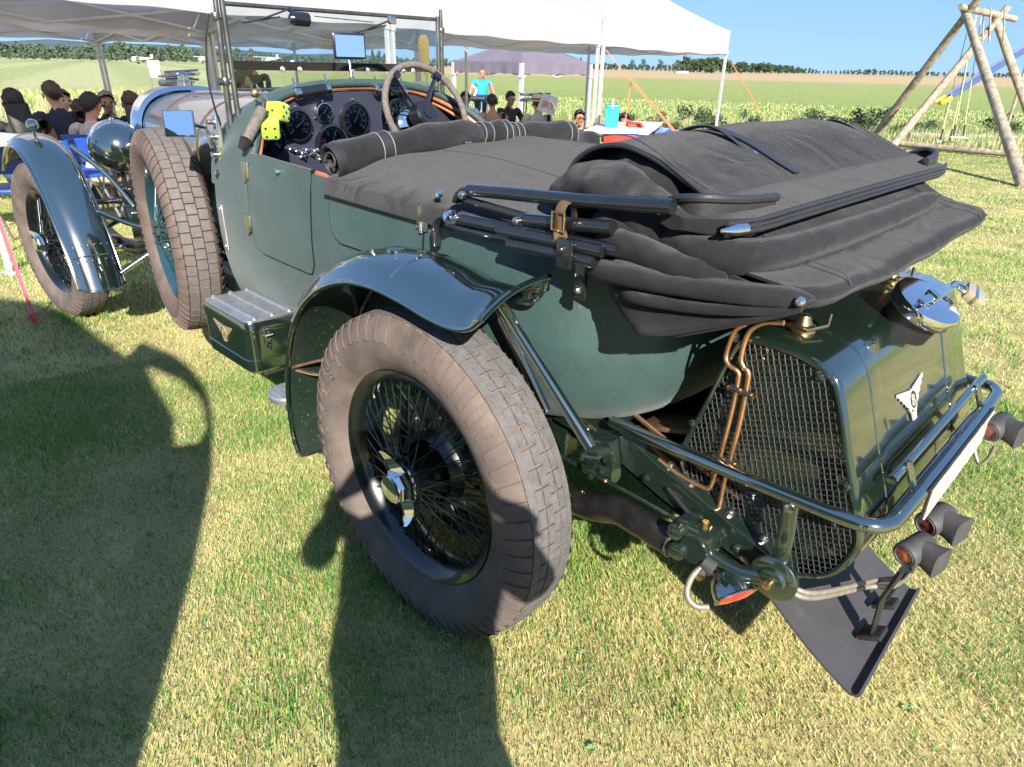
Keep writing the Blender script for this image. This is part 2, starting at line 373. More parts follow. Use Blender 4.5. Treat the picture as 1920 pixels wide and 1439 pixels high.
# ------------------------------------------------------------------ mown lawn blades
def patch(x, y):
    """0 dry straw .. 1 lush, a slow random pattern of the turf itself"""
    v = (np.sin(1.7*x+.6)*np.sin(2.3*y+1.1)+.7*np.sin(4.1*x-1.3*y+2)+.5*np.sin(7.3*y+3.1*x)+.45*np.sin(11*x-9*y)+.3*np.sin(19*x+5)*np.sin(17*y+2))
    return 1/(1+np.exp(-(v*1.1)))
def blades(n, pick, hmin, hmax, w, name, straw=.5, tint=1., lean=.8, kind='stuff', label=None):
    x, y = pick(n); n = len(x); z = -0.045*np.clip(np.hypot(x-1.5, y)-3.6, 0, 8.5)
    p = patch(x, y); s = rng.random(n) < (straw+.95*(.5-p))
    h = rng.uniform(hmin, hmax, n)*(.55+.9*p); a = rng.uniform(0, 2*np.pi, n); ln = rng.uniform(.25, 1, n)*lean*h*np.where(s, 1.5, 1.)
    b = rng.uniform(0, 2*np.pi, n); ww = w*rng.uniform(.6, 1.3, n)
    V = np.zeros((n, 5, 3)); dx, dy = np.cos(a), np.sin(a); px, py = np.cos(b)*ww/2, np.sin(b)*ww/2
    V[:, 0] = np.stack([x-px, y-py, z-.004], 1); V[:, 1] = np.stack([x+px, y+py, z-.004], 1)
    mx, my, mz = x+dx*ln*.35, y+dy*ln*.35, z+h*.62
    V[:, 2] = np.stack([mx+px*.8, my+py*.8, mz], 1); V[:, 3] = np.stack([mx-px*.8, my-py*.8, mz], 1)
    V[:, 4] = np.stack([x+dx*ln, y+dy*ln, z+h*np.where(s, .75, 1.)], 1)
    me = bpy.data.meshes.new(name); me.vertices.add(n*5); me.vertices.foreach_set('co', V.reshape(-1).astype(np.float32))
    o = np.arange(n)[:, None]*5
    loops = np.concatenate([o+np.array([0, 1, 2, 3]), o+np.array([3, 2, 4])], 1).reshape(-1)
    me.loops.add(n*7); me.loops.foreach_set('vertex_index', loops.astype(np.int32))
    st = np.stack([np.arange(n)*7, np.arange(n)*7+4], 1).reshape(-1); me.polygons.add(n*2)
    me.polygons.foreach_set('loop_start', st.astype(np.int32))
    g = np.stack([rng.uniform(.10, .19, n), rng.uniform(.26, .40, n), rng.uniform(.055, .10, n)], 1)*tint
    yel = np.stack([rng.uniform(.54, .72, n), rng.uniform(.47, .62, n), rng.uniform(.24, .36, n)], 1)
    yg = np.stack([rng.uniform(.28, .42, n), rng.uniform(.38, .50, n), rng.uniform(.10, .16, n)], 1)
    cc = np.where(s[:, None], yel, np.where((rng.random(n) < .42)[:, None], yg, g))
    C4 = np.ones((n, 5, 4)); C4[:, :, :3] = cc[:, None, :]
    at_ = me.color_attributes.new('Col', 'FLOAT_COLOR', 'POINT'); at_.data.foreach_set('color', C4.reshape(-1).astype(np.float32))
    me.update(calc_edges=True); me.validate(); me.materials.append(BLADE)
    ob = bpy.data.objects.new(name, me); col.objects.link(ob); tag(ob, label, None, None, kind); return ob
BLADE = bpy.data.materials.new('grass_blade'); BLADE.use_nodes = True; t = BLADE.node_tree; b = t.nodes['Principled BSDF']
vc = t.nodes.new('ShaderNodeVertexColor'); vc.layer_name = 'Col'; t.links.new(vc.outputs['Color'], b.inputs['Base Color']); b.inputs['Roughness'].default_value = .6; b.inputs['Specular IOR Level'].default_value = .25
tl = t.nodes.new('ShaderNodeBsdfTranslucent'); t.links.new(vc.outputs['Color'], tl.inputs[0]); ms = t.nodes.new('ShaderNodeMixShader'); ms.inputs[0].default_value = .38
t.links.new(b.outputs[0], ms.inputs[1]); t.links.new(tl.outputs[0], ms.inputs[2]); t.links.new(ms.outputs[0], t.nodes['Material Output'].inputs[0])
def wedge(r0, r1, half=R(46)):
    def f(n):
        r = np.sqrt(rng.uniform(r0*r0, r1*r1, n)); a = YAW+rng.uniform(-half, half, n)
        return CAMP[0]+r*np.cos(a), CAMP[1]+r*np.sin(a)
    return f
blades(430000, wedge(.45, 3.6, R(64)), .009, .025, .0023, 'lawn_grass', straw=.43, label='short mown lawn, half dry, close around the car')
def tufts(r0, r1, nt, per, half=R(50)):
    def f(n):
        x, y = wedge(r0, r1, half)(nt); k = rng.integers(0, nt, n); s = rng.uniform(.02, .09, nt)[k]
        return x[k]+rng.normal(0, 1, n)*s, y[k]+rng.normal(0, 1, n)*s
    return f
blades(9000, tufts(.6, 5, 300, 40), .022, .050, .0034, 'lawn_grass', straw=.12, label='longer green tufts standing out of the mown lawn')
blades(26000, tufts(.5, 4.5, 700, 40), .004, .012, .0030, 'lawn_grass', straw=1.2, lean=4., label='dry clippings lying on the mown lawn')
blades(190000, wedge(3.5, 9, R(57)), .012, .030, .0056, 'lawn_grass', straw=.43, label='short mown lawn between the car and the tents')
blades(85000, wedge(8.8, 22, R(48)), .016, .034, .016, 'lawn_grass', straw=.40, label='mown lawn under the tents and swing')

def round_wheel(n):
    k = rng.integers(0, 3, n); cx = np.array((0., 3.302, 0.))[k]; cy = np.array((.72, .72, -.72))[k]; x = cx+rng.normal(0, .11, n); s = rng.choice((-1, 1), n); y = cy+s*(.055+abs(rng.normal(0, .03, n)))
    return x, y
blades(3600, round_wheel, .018, .045, .003, 'lawn_grass', straw=.3, label='grass standing up around the tyre feet')
# low broad-leaved weeds in the turf
m = MB(); n = 260; wx, wy = wedge(.8, 6, R(48))(n)
for i in range(n):
    L = rng.uniform(.007, .014); k = rng.integers(4, 8); a0 = rng.uniform(0, 6)
    for q in range(k):
        a = a0+q*6.283/k; d = np.array((math.cos(a), math.sin(a), 0)); e = np.array((-d[1], d[0], 0)); b = np.array((wx[i], wy[i], ground_z(wx[i], wy[i])+.006))
        m.add([b, b+d*L*.5+e*L*.28+(0, 0, L*.45), b+d*L+(0, 0, L*.40), b+d*L*.5-e*L*.28+(0, 0, L*.45)], [(0, 1, 2, 3)])
wd = m.obj('lawn_weeds', pm('weed_leaf', (.15, .25, .08), .6, var=.3, vs=5), smooth=False); tag(wd, 'small broad-leaved weeds scattered through the mown lawn', None, None, 'stuff')
# ------------------------------------------------------------------ the vintage car
car = empty('vintage_car', (0, 0, 0), 'dark green open vintage touring car with folded black canvas hood, parked on the lawn', 'car')
WR = .429

def make_wheel(tyremats, rimmat, spokemat, spinner=True, npitch=60, bricks=False):
    """wheel in its own frame, axle along Y, +Y outward; returned as a rim with children, unparented"""
    rim = MB()
    pr = [(.2826, .056), (.287, .051), (.283, .046), (.266, .043), (.262, .030), (.250, .012), (.250, -.012), (.262, -.030), (.266, -.043), (.283, -.046), (.2826, -.056),
          (.276, -.052), (.258, -.040), (.254, -.028), (.242, -.012), (.242, .012), (.254, .028), (.258, .040), (.276, .052)]
    rim.lathe(pr, (0, 0, 0), (0, 1, 0), 72, close=True)
    ro = rim.obj('wheel', rimmat)
    t = MB()
    half = [(.284, .050), (.300, .066), (.325, .082), (.350, .0885), (.372, .0875), (.392, .081), (.408, .0715), (.417, .062), (.4205, .052), (.4225, .03), (.423, 0)]
    pr = half+[(r, -h) for r, h in half[-2::-1]]
    V0 = len(t.f); t.lathe(pr, (0, 0, 0), (0, 1, 0), 120)
    n = len(pr)-1
    for q in range(len(t.f)):
        i = q//120
        if 7 <= i <= n-8: t.m[q] = 2
    # tread blocks, three ribs with staggered cross slots, and shoulder bars
    dp = 2*math.pi/npitch
    def rad(y): return .4292-.0055*(y/.058)**2
    ribs = [(-.060, -.0222, 0, .036), (-.0198, .0198, .5, .036), (.0222, .060, 0, .036)] if bricks else \
        [(-.060, -.041, 0, 0), (-.041, -.0212, 0, .035), (-.0188, 0, 0, .035), (0, .0188, .5, .035), (.0212, .041, .5, .035), (.041, .060, 0, 0)]
    for (y0, y1, ph, gap) in ribs:
        for k in range(npitch):
            a0 = dp*(k+ph)+dp*gap; a1 = a0+dp*(1-2*gap); V = []; sh2 = .0010 if gap else 0
            for lo in (.4205, 1):
                sh = 0 if lo < 1 else sh2
                for y in (y0+(sh if gap and y0 != 0 else 0), (y0+y1)/2, y1-(sh if gap and y1 != 0 else 0)):
                    rr = lo if lo < 1 else rad(y)
                    for a in (a0+sh*2, a1-sh*2): V.append((rr*math.cos(a), y, rr*math.sin(a)))
            F = [(6, 8, 9, 7), (8, 10, 11, 9), (0, 6, 7, 1), (4, 5, 11, 10), (0, 2, 8, 6), (2, 4, 10, 8), (1, 7, 9, 3), (3, 9, 11, 5)]
            t.add(V, F, 1)
    for sgn in (1, -1):
        for k in range(npitch):
            a0 = dp*k; V = []
            for (r, h) in ((.4215, .0625), (.409, .0735), (.396, .0815), (.378, .088), (.364, .0895)):
                sk = (.4215-r)*.35
                w = dp*(.21 if r > .37 else .17)
                for (a, e) in ((a0-w+sk, 0), (a0-w+sk, .0034), (a0+w+sk, .0034), (a0+w+sk, 0)):
                    V.append(((r+e*.6)*math.cos(a), sgn*(h-.001+e*.8), (r+e*.6)*math.sin(a)))
            F = []
            for i in range(4):
                for j in range(3): F.append((i*4+j, i*4+j+1, i*4+j+5, i*4+j+4))
            F.append((16, 17, 18, 19))
            t.add(V, F, 0)
    to = t.obj('tyre', tyremats, ro, angle=30)
    sp = MB()
    for k in range(20):
        for (fr, fh, off, rr, rh) in ((.047, .074, .42, .252, .020), (.047, .074, -.42, .252, .022), (.066, -.035, .30, .246, -.012)):
            for ph in ((0,) if fh > 0 else (0, math.pi/20)):
                sg = 1 if (k % 2 or fh > 0) else -1
                a = 2*math.pi*k/20+ph+(.06 if off > 0 else -.06)
                p = np.array((fr*math.cos(a+off*sg), fh, fr*math.sin(a+off*sg))); q = np.array((rr*math.cos(a), rh, rr*math.sin(a)))
                sp.tube([p, q], .0021, 5, cap=False)
                d = (q-p)/np.linalg.norm(q-p); sp.tube([q-d*.014, q], .0036, 6)
    sp.obj('spokes', spokemat, ro)
    h = MB()
    h.lathe([(.0, -.07), (.072, -.07), (.074, -.03), (.058, -.02), (.044, .02), (.043, .060), (.052, .064), (.052, .072), (.046, .076), (.0, .078)], (0, 0, 0), (0, 1, 0), 36)
    h.obj('hub', rimmat, ro)
    if spinner:
        s = MB()
        s.lathe([(.050, .074), (.052, .080), (.050, .094), (.044, .100), (.043, .112), (.039, .118), (.020, .121), (0, .122)], (0, 0, 0), (0, 1, 0), 8)
        s.lathe([(.034, .116), (.034, .1235), (.030, .125), (0, .126)], (0, 0, 0), (0, 1, 0), 28)
        for sg in (1, -1):
            rows = []
            for k in range(9):
                q = k/8; r = .036+.062*q; w = .030*(1-q)**.7+.0075; th = .009*(1-q)+.004; hh = .092+.022*q*q
                cx = .012*math.sin(q*2.2)*sg
                rows.append([(cx-w*.9, hh-th, sg*r), (cx-w, hh, sg*r), (cx, hh+th*1.1, sg*r), (cx+w, hh, sg*r), (cx+w*.9, hh-th, sg*r)])
            s.grid(rows, cv=True); s.add(rows[-1], [(0, 1, 2, 3, 4)])
        a = rotm((0, 1, 0), R(8)); s.v = [tuple(a @ np.array(p)) for p in s.v]
        s.obj('spinner_nut', G_['chrome'], ro, angle=30)
    return ro

def place_wheel(w, loc, toe=0, spin=0, outward=1):
    M = Matrix.Translation(loc) @ Matrix.Rotation(toe+(0 if outward > 0 else math.pi), 4, 'Z') @ Matrix.Rotation(spin, 4, 'Y')
    w.parent = car; w.matrix_parent_inverse = Matrix(); w.matrix_basis = M
    return w

def copy_part(w):
    c = w.copy(); col.objects.link(c)
    for ch in list(w.children):
        k = ch.copy(); col.objects.link(k); k.parent = c; k.matrix_parent_inverse = ch.matrix_parent_inverse.copy()
    return c

w0 = make_wheel([G_['tyre'], G_['tread'], G_['groove']], G_['wheelgreen'], G_['wheelgreen'])
w1 = copy_part(w0); w2 = copy_part(w0); w3 = copy_part(w0)
place_wheel(w0, (0, .72, WR), 0, R(12))
place_wheel(w1, (3.302, .72, WR), .093, R(40))
place_wheel(w2, (0, -.72, WR), 0, R(70), -1)
place_wheel(w3, (3.302, -.72, WR), .093, R(10), -1)
ws = make_wheel([G_['tyre2'], G_['tread2'], G_['groovek']], G_['wheelblue'], G_['wheelblue'], spinner=False, npitch=62, bricks=True)
place_wheel(ws, (1.945, .552, .684), -.167, R(5), 1)
ws['label'] = 'spare wheel strapped upright beside the bonnet'
h = MB(); h.lathe([(0, .083), (.034, .083), (.038, .076), (.05, .072)], (0, 0, 0), (0, 1, 0), 24)
for k in range(6): h.lathe([(.006, .07), (.006, .09), (0, .091)], (.042*math.cos(k*1.047), 0, .042*math.sin(k*1.047)), (0, 1, 0), 6)
o = h.obj('spare_clamp', G_['black']); o.parent = ws

# raised maker's name moulded on the rear tyre wall
def letter_mesh(ch, size, depth):
    cu = bpy.data.curves.new('t', 'FONT'); cu.body = ch; cu.size = size; cu.extrude = depth; cu.align_x = 'CENTER'; cu.resolution_u = 3
    o = bpy.data.objects.new('t', cu); col.objects.link(o)
    dg = bpy.context.evaluated_depsgraph_get(); me = bpy.data.meshes.new_from_object(o.evaluated_get(dg))
    V = [np.array(v.co) for v in me.vertices]; F = [tuple(p.vertices) for p in me.polygons]
    bpy.data.objects.remove(o); bpy.data.meshes.remove(me); bpy.data.curves.remove(cu)
    return V, F
for i, ch in enumerate('BLOCKLEY'):
    V, F = letter_mesh(ch, .044, .0022)
    a = R(-31+11*i)                        # angle from +X (towards the front) upwards
    c = np.array((math.cos(a), 0, math.sin(a)))*.336; u_ = np.array((-math.sin(a), 0, math.cos(a))); r_ = np.array((math.cos(a), .12, math.sin(a)))
    tx = MB(); tx.add([c+np.array((0, .720+.0885, WR))+u_*p[0]+r_*p[1]+np.array((0, 1, 0))*p[2] for p in V], F)
    tx.obj('raised_letter', G_['tyre'], w0, smooth=False)

# brake drums and axles
for sx in (0, 3.302):
    for sy in (1, -1):
        b = MB(); c = (sx, sy*.72, WR); ax = (0, sy, 0)
        b.lathe([(0, -.135), (.17, -.135), (.198, -.125), (.205, -.120), (.205, -.062), (.198, -.058), (.196, -.045), (.16, -.040), (.105, -.028), (.085, .0)], c, ax, 48)
        for k in range(8): b.lathe([(.007, -.045), (.007, -.028), (0, -.026)], (sx+.14*math.cos(k*.785), sy*.72, WR+.14*math.sin(k*.785)), ax, 6)
        b.obj('brake_drum', G_['wheelgreen'], car)
ax = MB(); ax.tube([(0, .62, WR), (0, .28, WR), (0, .14, WR), (0, -.14, WR), (0, -.28, WR), (0, -.62, WR)], [.045, .05, .13, .13, .05, .045], 16)
ax.obj('rear_axle', G_['paintd'], car)
ax = MB(); ax.tube(cat([(3.302, .60, WR), (3.302, .45, WR-.03), (3.302, .3, WR-.08), (3.302, -.3, WR-.08), (3.302, -.45, WR-.03), (3.302, -.60, WR)], 4), .030, 8)
ax.tube([(3.12, .56, WR-.04), (3.12, -.56, WR-.04)], .014, 8)
ax.obj('front_axle', G_['paintd'], car)

# ---- wings
def fender(name, path, yc, w, crown, skew=0, cap0=.7, n=7, ns=15, drop=.02, endround=0, flick=0):
    P = cat([(x, 0, z) for x, z in path], n); rows = []
    L = len(P)
    for i, p in enumerate(P):
        a = P[max(0, i-1)]; b = P[min(L-1, i+1)]; t = b-a; t /= np.linalg.norm(t); nr = np.array((-t[2], 0, t[0]))
        if nr @ (p-np.array((path[len(path)//2][0], 0, .43))) < 0: nr = -nr
        row = []
        for j in range(ns):
            s = -1+2*j/(ns-1)
            y = yc+s*w/2+skew*i/L
            fe = flick*smooth01(.80, 1., i/(L-1))
            e = (crown*(1-abs(s)**2.4)-drop*max(0, abs(s)-.82)/.18)*(1-fe)+fe*(.014*(1-s*s)-.022*s+.004)
            q = p+nr*e; q = np.array((q[0], y, q[2]))
            if endround:
                d = i/(L-1)*1.0; lim = endround*abs(s)**4
                if i < 8: q = q+t*lim*(1-i/8)
            row.append(q)
        rows.append(row)
    m = MB(); m.shell(rows, .0035)
    o = m.obj(name, G_['paint'], car)
    for j in (0, ns-1):
        e = MB(); e.tube([r[j] for r in rows], .0065, 8); e.obj('wired_edge', G_['paint'], o)
    for q in (0, -1):
        e = MB(); e.tube(rows[q], .0065, 8); e.obj('wired_edge', G_['paint'], o)
    return o, rows
rearpath = [(.490, .285), (.520, .38), (.515, .52), (.465, .68), (.385, .80), (.275, .885), (.15, .935), (.03, .950), (-.08, .943), (-.16, .932), (-.23, .930), (-.275, .940), (-.305, .962)]
fr_l, frows = fender('rear_wing', rearpath, .725, .215, .038, endround=.03, flick=1)
fr_r, _ = fender('rear_wing', rearpath, -.725, .215, .038, endround=.03)
frontpath = [(2.60, .30), (2.645, .42), (2.72, .58), (2.82, .735), (2.94, .86), (3.08, .935), (3.22, .965), (3.36, .955), (3.50, .905), (3.60, .84), (3.66, .80)]
ff_l, ffr = fender('front_wing', frontpath, .725, .215, .040, endround=.03)
ff_r, _ = fender('front_wing', frontpath, -.725, .215, .040, endround=.03)
# seam with rivets across the wings, medallion bosses on top
def across(rows, i, off=.002, r=.004, name='wing_seam', par=None, mat='paint'):
    m = MB(); pts = []
    for j in range(1, len(rows[0])-1):
        p = np.array(rows[i][j]); pts.append(p+np.array((0, 0, off)))
    m.tube(pts, r, 6); return m.obj(name, G_[mat], par)
across(frows, 52, .003, .004, par=fr_l)
k = 56; c = (np.array(frows[47][8])+np.array((0, 0, .004)))
b = MB(); b.lathe([(.020, -.004), (.020, .003), (.014, .006), (0, .006)], c, (0, 0, 1), 20); b.obj('boss', G_['paint'], fr_l)
b = MB()
for du, dv in ((-.045, -.03), (-.045, .03), (.045, -.03), (.045, .03)): b.lathe([(.0045, -.006), (.004, .003), (0, .0045)], (c[0]+du, c[1]+dv, c[2]-.006+abs(dv)*.0), (0, 0, 1), 8)
b.obj('rivets', G_['nickel'], fr_l)
across(ffr, 9, .0, .004, par=ff_l)
b = MB()
for j in (2, 4, 6, 8, 10, 12):
    for i in (8, 11):
        p = np.array(ffr[i][j]); b.lathe([(.0045, -.004), (.004, .001), (0, .0025)], p, (-.9, 0, .3), 8)
b.obj('rivets', G_['paint'], ff_l)
lamp = MB(); c = np.array((3.13, .74, 1.055))
lamp.lathe([(0, -.045), (.012, -.042), (.024, -.025), (.028, 0), (.026, .018), (.022, .02), (0, .026)], c, (1, 0, 0), 20); lamp.tube([c-(0, 0, .025), c-(0, 0, .06)], .008, 8)
lamp.obj('side_lamp', G_['paint'], ff_l)
# inner splash panel in front of the rear wheel and wing stay
sp_ = MB(); rows = []
for (x, z) in cat([(.502, .31), (.528, .40), (.520, .52), (.470, .68), (.395, .79)], 4): rows.append([(x[0] if hasattr(x, '__len__') else x, y, z) for y in (.60, .70, .80)]) if False else None
pth = cat([(.480, 0, .30), (.508, 0, .40), (.500, 0, .52), (.452, 0, .67), (.37, 0, .79), (.27, 0, .872)], 5)
rows = [[(p[0], y, p[2]) for y in np.linspace(.622, .822, 6)] for p in pth]
sp_.shell(rows, .003); sp_.obj('wing_underside', G_['paintdust'], fr_l)
st = MB(); st.tube(cat([at(548, 690, 0, .49), (.46, .80, .60), (.40, .74, .62), (.33, .66, .615)], 5), .009, 8, flat=.5)
st.tube(cat([(.49, .80, .575), (.44, .76, .565), (.38, .70, .58), (.33, .66, .60)], 5), .008, 8, flat=.5)
st.obj('wing_stay', G_['leather'], fr_l)
sw = MB(); a, b = np.array((-.19, .66, .91)), np.array((-.462, .655, .660))
sw.tube([a, a+(b-a)*.97], .0135, 14); sw.tube([a+np.array((.03, -.01, 0)), (-.27, .590, .66)], .0125, 12)
sw.obj('wing_stay', G_['paint'], car)
f = MB(); f.rbox(b+np.array((0, -.01, -.006)), (.045, .05, .008), .003, rotm((0, 1, 0), R(14))); f.obj('stay_foot', G_['paintd'], car)

# ---- body
plan = cat([(1.43, .548), (1.30, .562), (1.10, .577), (.80, .590), (.40, .596), (.05, .592), (-.12, .580), (-.25, .550), (-.34, .500), (-.405, .430), (-.45, .335), (-.475, .20), (-.485, 0)], 5)
plan = [(p[0], p[1]) for p in plan]
def ztop(x): return float(np.interp(x, [-.5, -.3, 0, .5, 1.0, 1.08, 1.12, 1.5], [1.035, 1.045, 1.058, 1.068, 1.085, 1.08, .985, .97]))
def zbot(x): return float(np.interp(x, [-.5, -.35, -.2, 0, .5, .9, 1.5], [.60, .575, .555, .53, .47, .43, .42]))
PT = [0, .05, .15, .3, .45, .58, .70, .80, .88, .94, .98, 1.0]
PD = [.014, .006, -.001, -.008, -.008, -.002, .010, .028, .055, .092, .130, .165]
def side_y(x, z):
    ys = float(np.interp(x, [p[0] for p in plan[::-1]], [p[1] for p in plan[::-1]]))
    t = (1.06-z)/(1.06-zbot(x)); return ys-float(np.interp(t, PT, PD))
def ring(sgn):
    R_ = []
    P = np.array(plan); T = np.gradient(P, axis=0); N = np.stack([-T[:, 1], T[:, 0]], 1); N /= np.linalg.norm(N, axis=1)[:, None]
    for i, (x, y) in enumerate(P):
        n = -N[i] if N[i] @ np.array((0.3*(x < -.3)*-1, 1)) < 0 else N[i]
        if i == len(P)-1: n = np.array((-1, 0))
        row = []
        for t, d in zip(PT, PD):
            zt, zb = ztop(x), zbot(x); z = 1.06+(zb-1.06)*t; z = min(z, zt) if t > 0 else zt
            dd = d*(1-.25*smooth01(-.25, -.45, x))
            row.append((x-n[0]*dd, sgn*(y-n[1]*dd), z))
        R_.append(row)
    return R_
L_ = ring(1); R_ = ring(-1)
m = MB(); m.shell(L_+R_[-2::-1], .012); body = m.obj('body', G_['body'], car, angle=60)
floor_ = MB(); floor_.box((.5, 0, .49), (1.86, .78, .02)); floor_.obj('floor_boards', G_['black'], car)
blk = MB(); blk.box((.12, 0, .78), (.20, 1.02, .34)); blk.obj('front_seat', G_['leather'], car)

def panel(name, x0, x1, zb, rads, lift, mat, ztop_off=0, par=None):
    n = 26; rows = []
    for i in range(n+1):
        x = x0+(x1-x0)*i/n; zt = ztop(x)+ztop_off; z0 = zb
        ra, rb = rads
        if ra and x < x0+ra: z0 = zb+ra-math.sqrt(max(0, ra*ra-(x0+ra-x)**2))
        if rb and x > x1-rb: z0 = zb+rb-math.sqrt(max(0, rb*rb-(x-x1+rb)**2))
        rows.append([(x, side_y(x, z)+lift, z) for z in np.linspace(zt, z0, 14)])
    m = MB(); m.shell(rows[::-1], .008); o = m.obj(name, mat, par or car, angle=60)
    e = MB(); e.tube([r[0] for r in rows[:1]]+[p for p in rows[0][1:]]+[r[-1] for r in rows[1:]]+[p for p in rows[-1][-2::-1]], .0085, 6)
    e.obj('edge_bead', G_['shut'], o)
    e = MB(); off = [np.array(p)+np.array((0, .0045, 0)) for p in ([p for p in rows[0]]+[r[-1] for r in rows[1:]]+[p for p in rows[-1][-2::-1]])]
    cxx = np.mean(off, axis=0); off = [p+(cxx-p)*.06*np.array((1, 0, 1)) for p in off]
    e.tube(off, .0042, 6); e.obj('edge_roll', G_['body'], o)
    return o
door1 = panel('door', .665, 1.095, .775, (.035, .085), .006, G_['body'], ztop_off=.012)
door2 = panel('door', .135, .560, .905, (.0, .07), .006, G_['body'], ztop_off=0)
def hinge(c, par, rz=0):
    m = MB(); c = np.array(c)+np.array((0, .008, 0)); m.rbox(c, (.042, .007, .058), .002); m.tube([np.array(c)+(.0, .005, -.032), np.array(c)+(.0, .005, .032)], .006, 10)
    for dz in (-.02, 0, .02): m.lathe([(.004, 0), (.0035, .003), (0, .004)], np.array(c)+(.014, .0035, dz), (0, 1, 0), 8)
    return m.obj('hinge', G_['nickel'], par)
for z in (1.035, .865): hinge((1.10, side_y(1.1, z)+.010, z), door1)
hinge((.135, side_y(.135, 1.03)+.010, 1.03), door2)
hinge((.10, side_y(.10, .93)+.010, .93), door2)
k = MB(); k.lathe([(.004, 0), (.004, .012), (.009, .014), (.009, .02), (0, .023)], (.86, side_y(.86, 1.06)+.006, 1.06), (0, 1, 0), 12); k.obj('press_stud', G_['chrome'], door1)
pl = MB(); pl.rbox((1.39, .573, .80), (.052, .005, .17), .002, rotm((0, 0, 1), R(-7)))
for dz in (-.07, .07): pl.lathe([(.005, 0), (.004, .003), (0, .004)], (1.385, .5755, .80+dz), (0, 1, 0), 8)
pl.obj('step_plate', G_['alu'], car)

# ---- scuttle, dash and bonnet
def hoop(x, th, zt=1.30, yw=.575, zb=.90, n=2.7):
    c, s = math.cos(th), math.sin(th)
    return (x, yw*math.copysign(abs(c)**(2/n), c), zb+(zt-zb)*abs(s)**(2/n))
def xrear(th): s = math.sin(th); return 1.095+.15*smooth01(.35, .95, s)
TH = np.linspace(R(4), R(176), 41)
m = MB(); rows = []
for i in range(9):
    q = i/8
    rows.append([hoop(1.455+(xrear(t)-1.455)*q, t, 1.268+.034*math.sin(min(1, q*1.25)*math.pi*.5), .552+.030*q) for t in TH])
m.shell(rows[::-1], .010); scut = m.obj('scuttle', G_['body'], car, angle=60)
edge = rows[-1]
e = MB(); e.tube([np.array(p)+np.array((.004, 0, -.004)) for p in edge], .014, 10); e.obj('padded_edge', G_['body'], scut)
e = MB(); e.tube([np.array((p[0]+.012, p[1]*.965, p[2]-.020)) for p in edge[2:-2]], .0085, 8); e.obj('leather_roll', G_['redleather'], scut)
e = MB(); e.tube([np.array((p[0]+.03, p[1]*.95, p[2]-.036)) for p in edge[6:-6]], .006, 8); e.obj('leather_roll', G_['redleather'], scut)
e = MB(); e.tube(cat([(1.09, .562, 1.085), (.9, .572, 1.083), (.66, .578, 1.076), (.5, .58, 1.07)], 6), .008, 8); e.obj('door_capping', G_['redleather'], car)
dash = MB(); pts = [hoop(1.262, t, 1.272, .548) for t in TH]
dash.prism([(1.262, .545, .86)]+pts+[(1.262, -.545, .86)], (0, 0, 0), (.014, 0, 0)); dash = dash.obj('dashboard', G_['dash'], car, smooth=False)
DX = 1.262
def gauge(u, v, r, needle=40, ticks=24, red=False, a0=-220, a1=40, par=None, face='dial'):
    c = at(u, v, 0, DX-.004); g = MB(); axm = np.array((-1, 0, 0))
    g.lathe([(r*1.16, -.002), (r*1.16, .010), (r*1.10, .017), (r*1.0, .018), (r*.97, .010)], c, axm, 36); go = g.obj('gauge_bezel', G_['blackgloss'] if r > .04 else G_['nickel'], dash)
    f = MB(); f.lathe([(r*.98, .006), (0, .0065)], c, axm, 36); f.obj('gauge_face', G_['dial'], go)
    t = MB(); Y_, Z_ = np.array((0, -1, 0)), np.array((0, 0, 1))    # to the right and up, as the driver reads it
    for k in range(ticks+1):
        a = R(a0+(a1-a0)*k/ticks); d = -(Y_*-math.cos(a)) + Z_*math.sin(a)*-1 if False else Y_*math.cos(a)-Z_*math.sin(a)
        big = k % 4 == 0
        q = np.array((-.0082, 0, 0))
        t.tube([c+q+d*r*(.70 if big else .80), c+q+d*r*.90], .0024 if big else .0013, 4)
        if big:
            V, F = letter_mesh(str((k//4)*(1 if r < .05 else 2)), r*.32, .0003)
            cc = c+q+d*r*.56-Z_*r*.08
            t.add([cc+Y_*p[0]+Z_*p[1]+axm*p[2] for p in V], F)
    a = R(-needle); d = Y_*math.cos(a)-Z_*math.sin(a)
    t.tube([c+np.array((-.010, 0, 0))-d*r*.2, c+np.array((-.010, 0, 0))+d*r*.72], [.0030, .0012], 6)
    t.obj('gauge_markings', G_['white'], go)
    if red:
        s = MB(); rows = [[c+np.array((-.0072, 0, 0))+(Y_*math.cos(R(a))-Z_*math.sin(R(a)))*r*q for q in (.45, .86)] for a in np.linspace(-215, -150, 8)]
        s.grid(rows); s.obj('red_sector', G_['red'], go)
    bz = MB()
    for k in range(3):
        a = R(90+120*k); bz.lathe([(.0045, 0), (.004, .004), (0, .005)], c+(Y_*math.cos(a)+Z_*math.sin(a))*r*1.27, axm, 8)
    bz.obj('gauge_screws', G_['chrome'], go)
    gl = MB(); gl.disc(c+np.array((-.0145, 0, 0)), axm, r*.97, 28); gl.obj('gauge_glass', G_['glass'], go)
gauge(557, 235, .050, 35, 24)
gauge(605, 211, .031, 50, 12)
gauge(664, 225, .058, 60, 32)
gauge(621, 268, .060, 65, 20, red=True)
gauge(745, 213, .055, 55, 28)
gauge(505, 262, .050, 20, 20)
for i, (u, v) in enumerate([(545, 281), (556, 285), (567, 288), (575, 282), (583, 290), (590, 284), (598, 292), (606, 287), (612, 280), (616, 296), (565, 295), (600, 300)]):
    c = at(u, v, 0, DX-.003); s = MB(); s.lathe([(.008, 0), (.008, .006), (.004, .008), (.004, .020), (.006, .022), (.005, .028), (0, .029)], c, (-1, 0, .15), 10)
    s.obj('switch', G_['nickel'], dash)
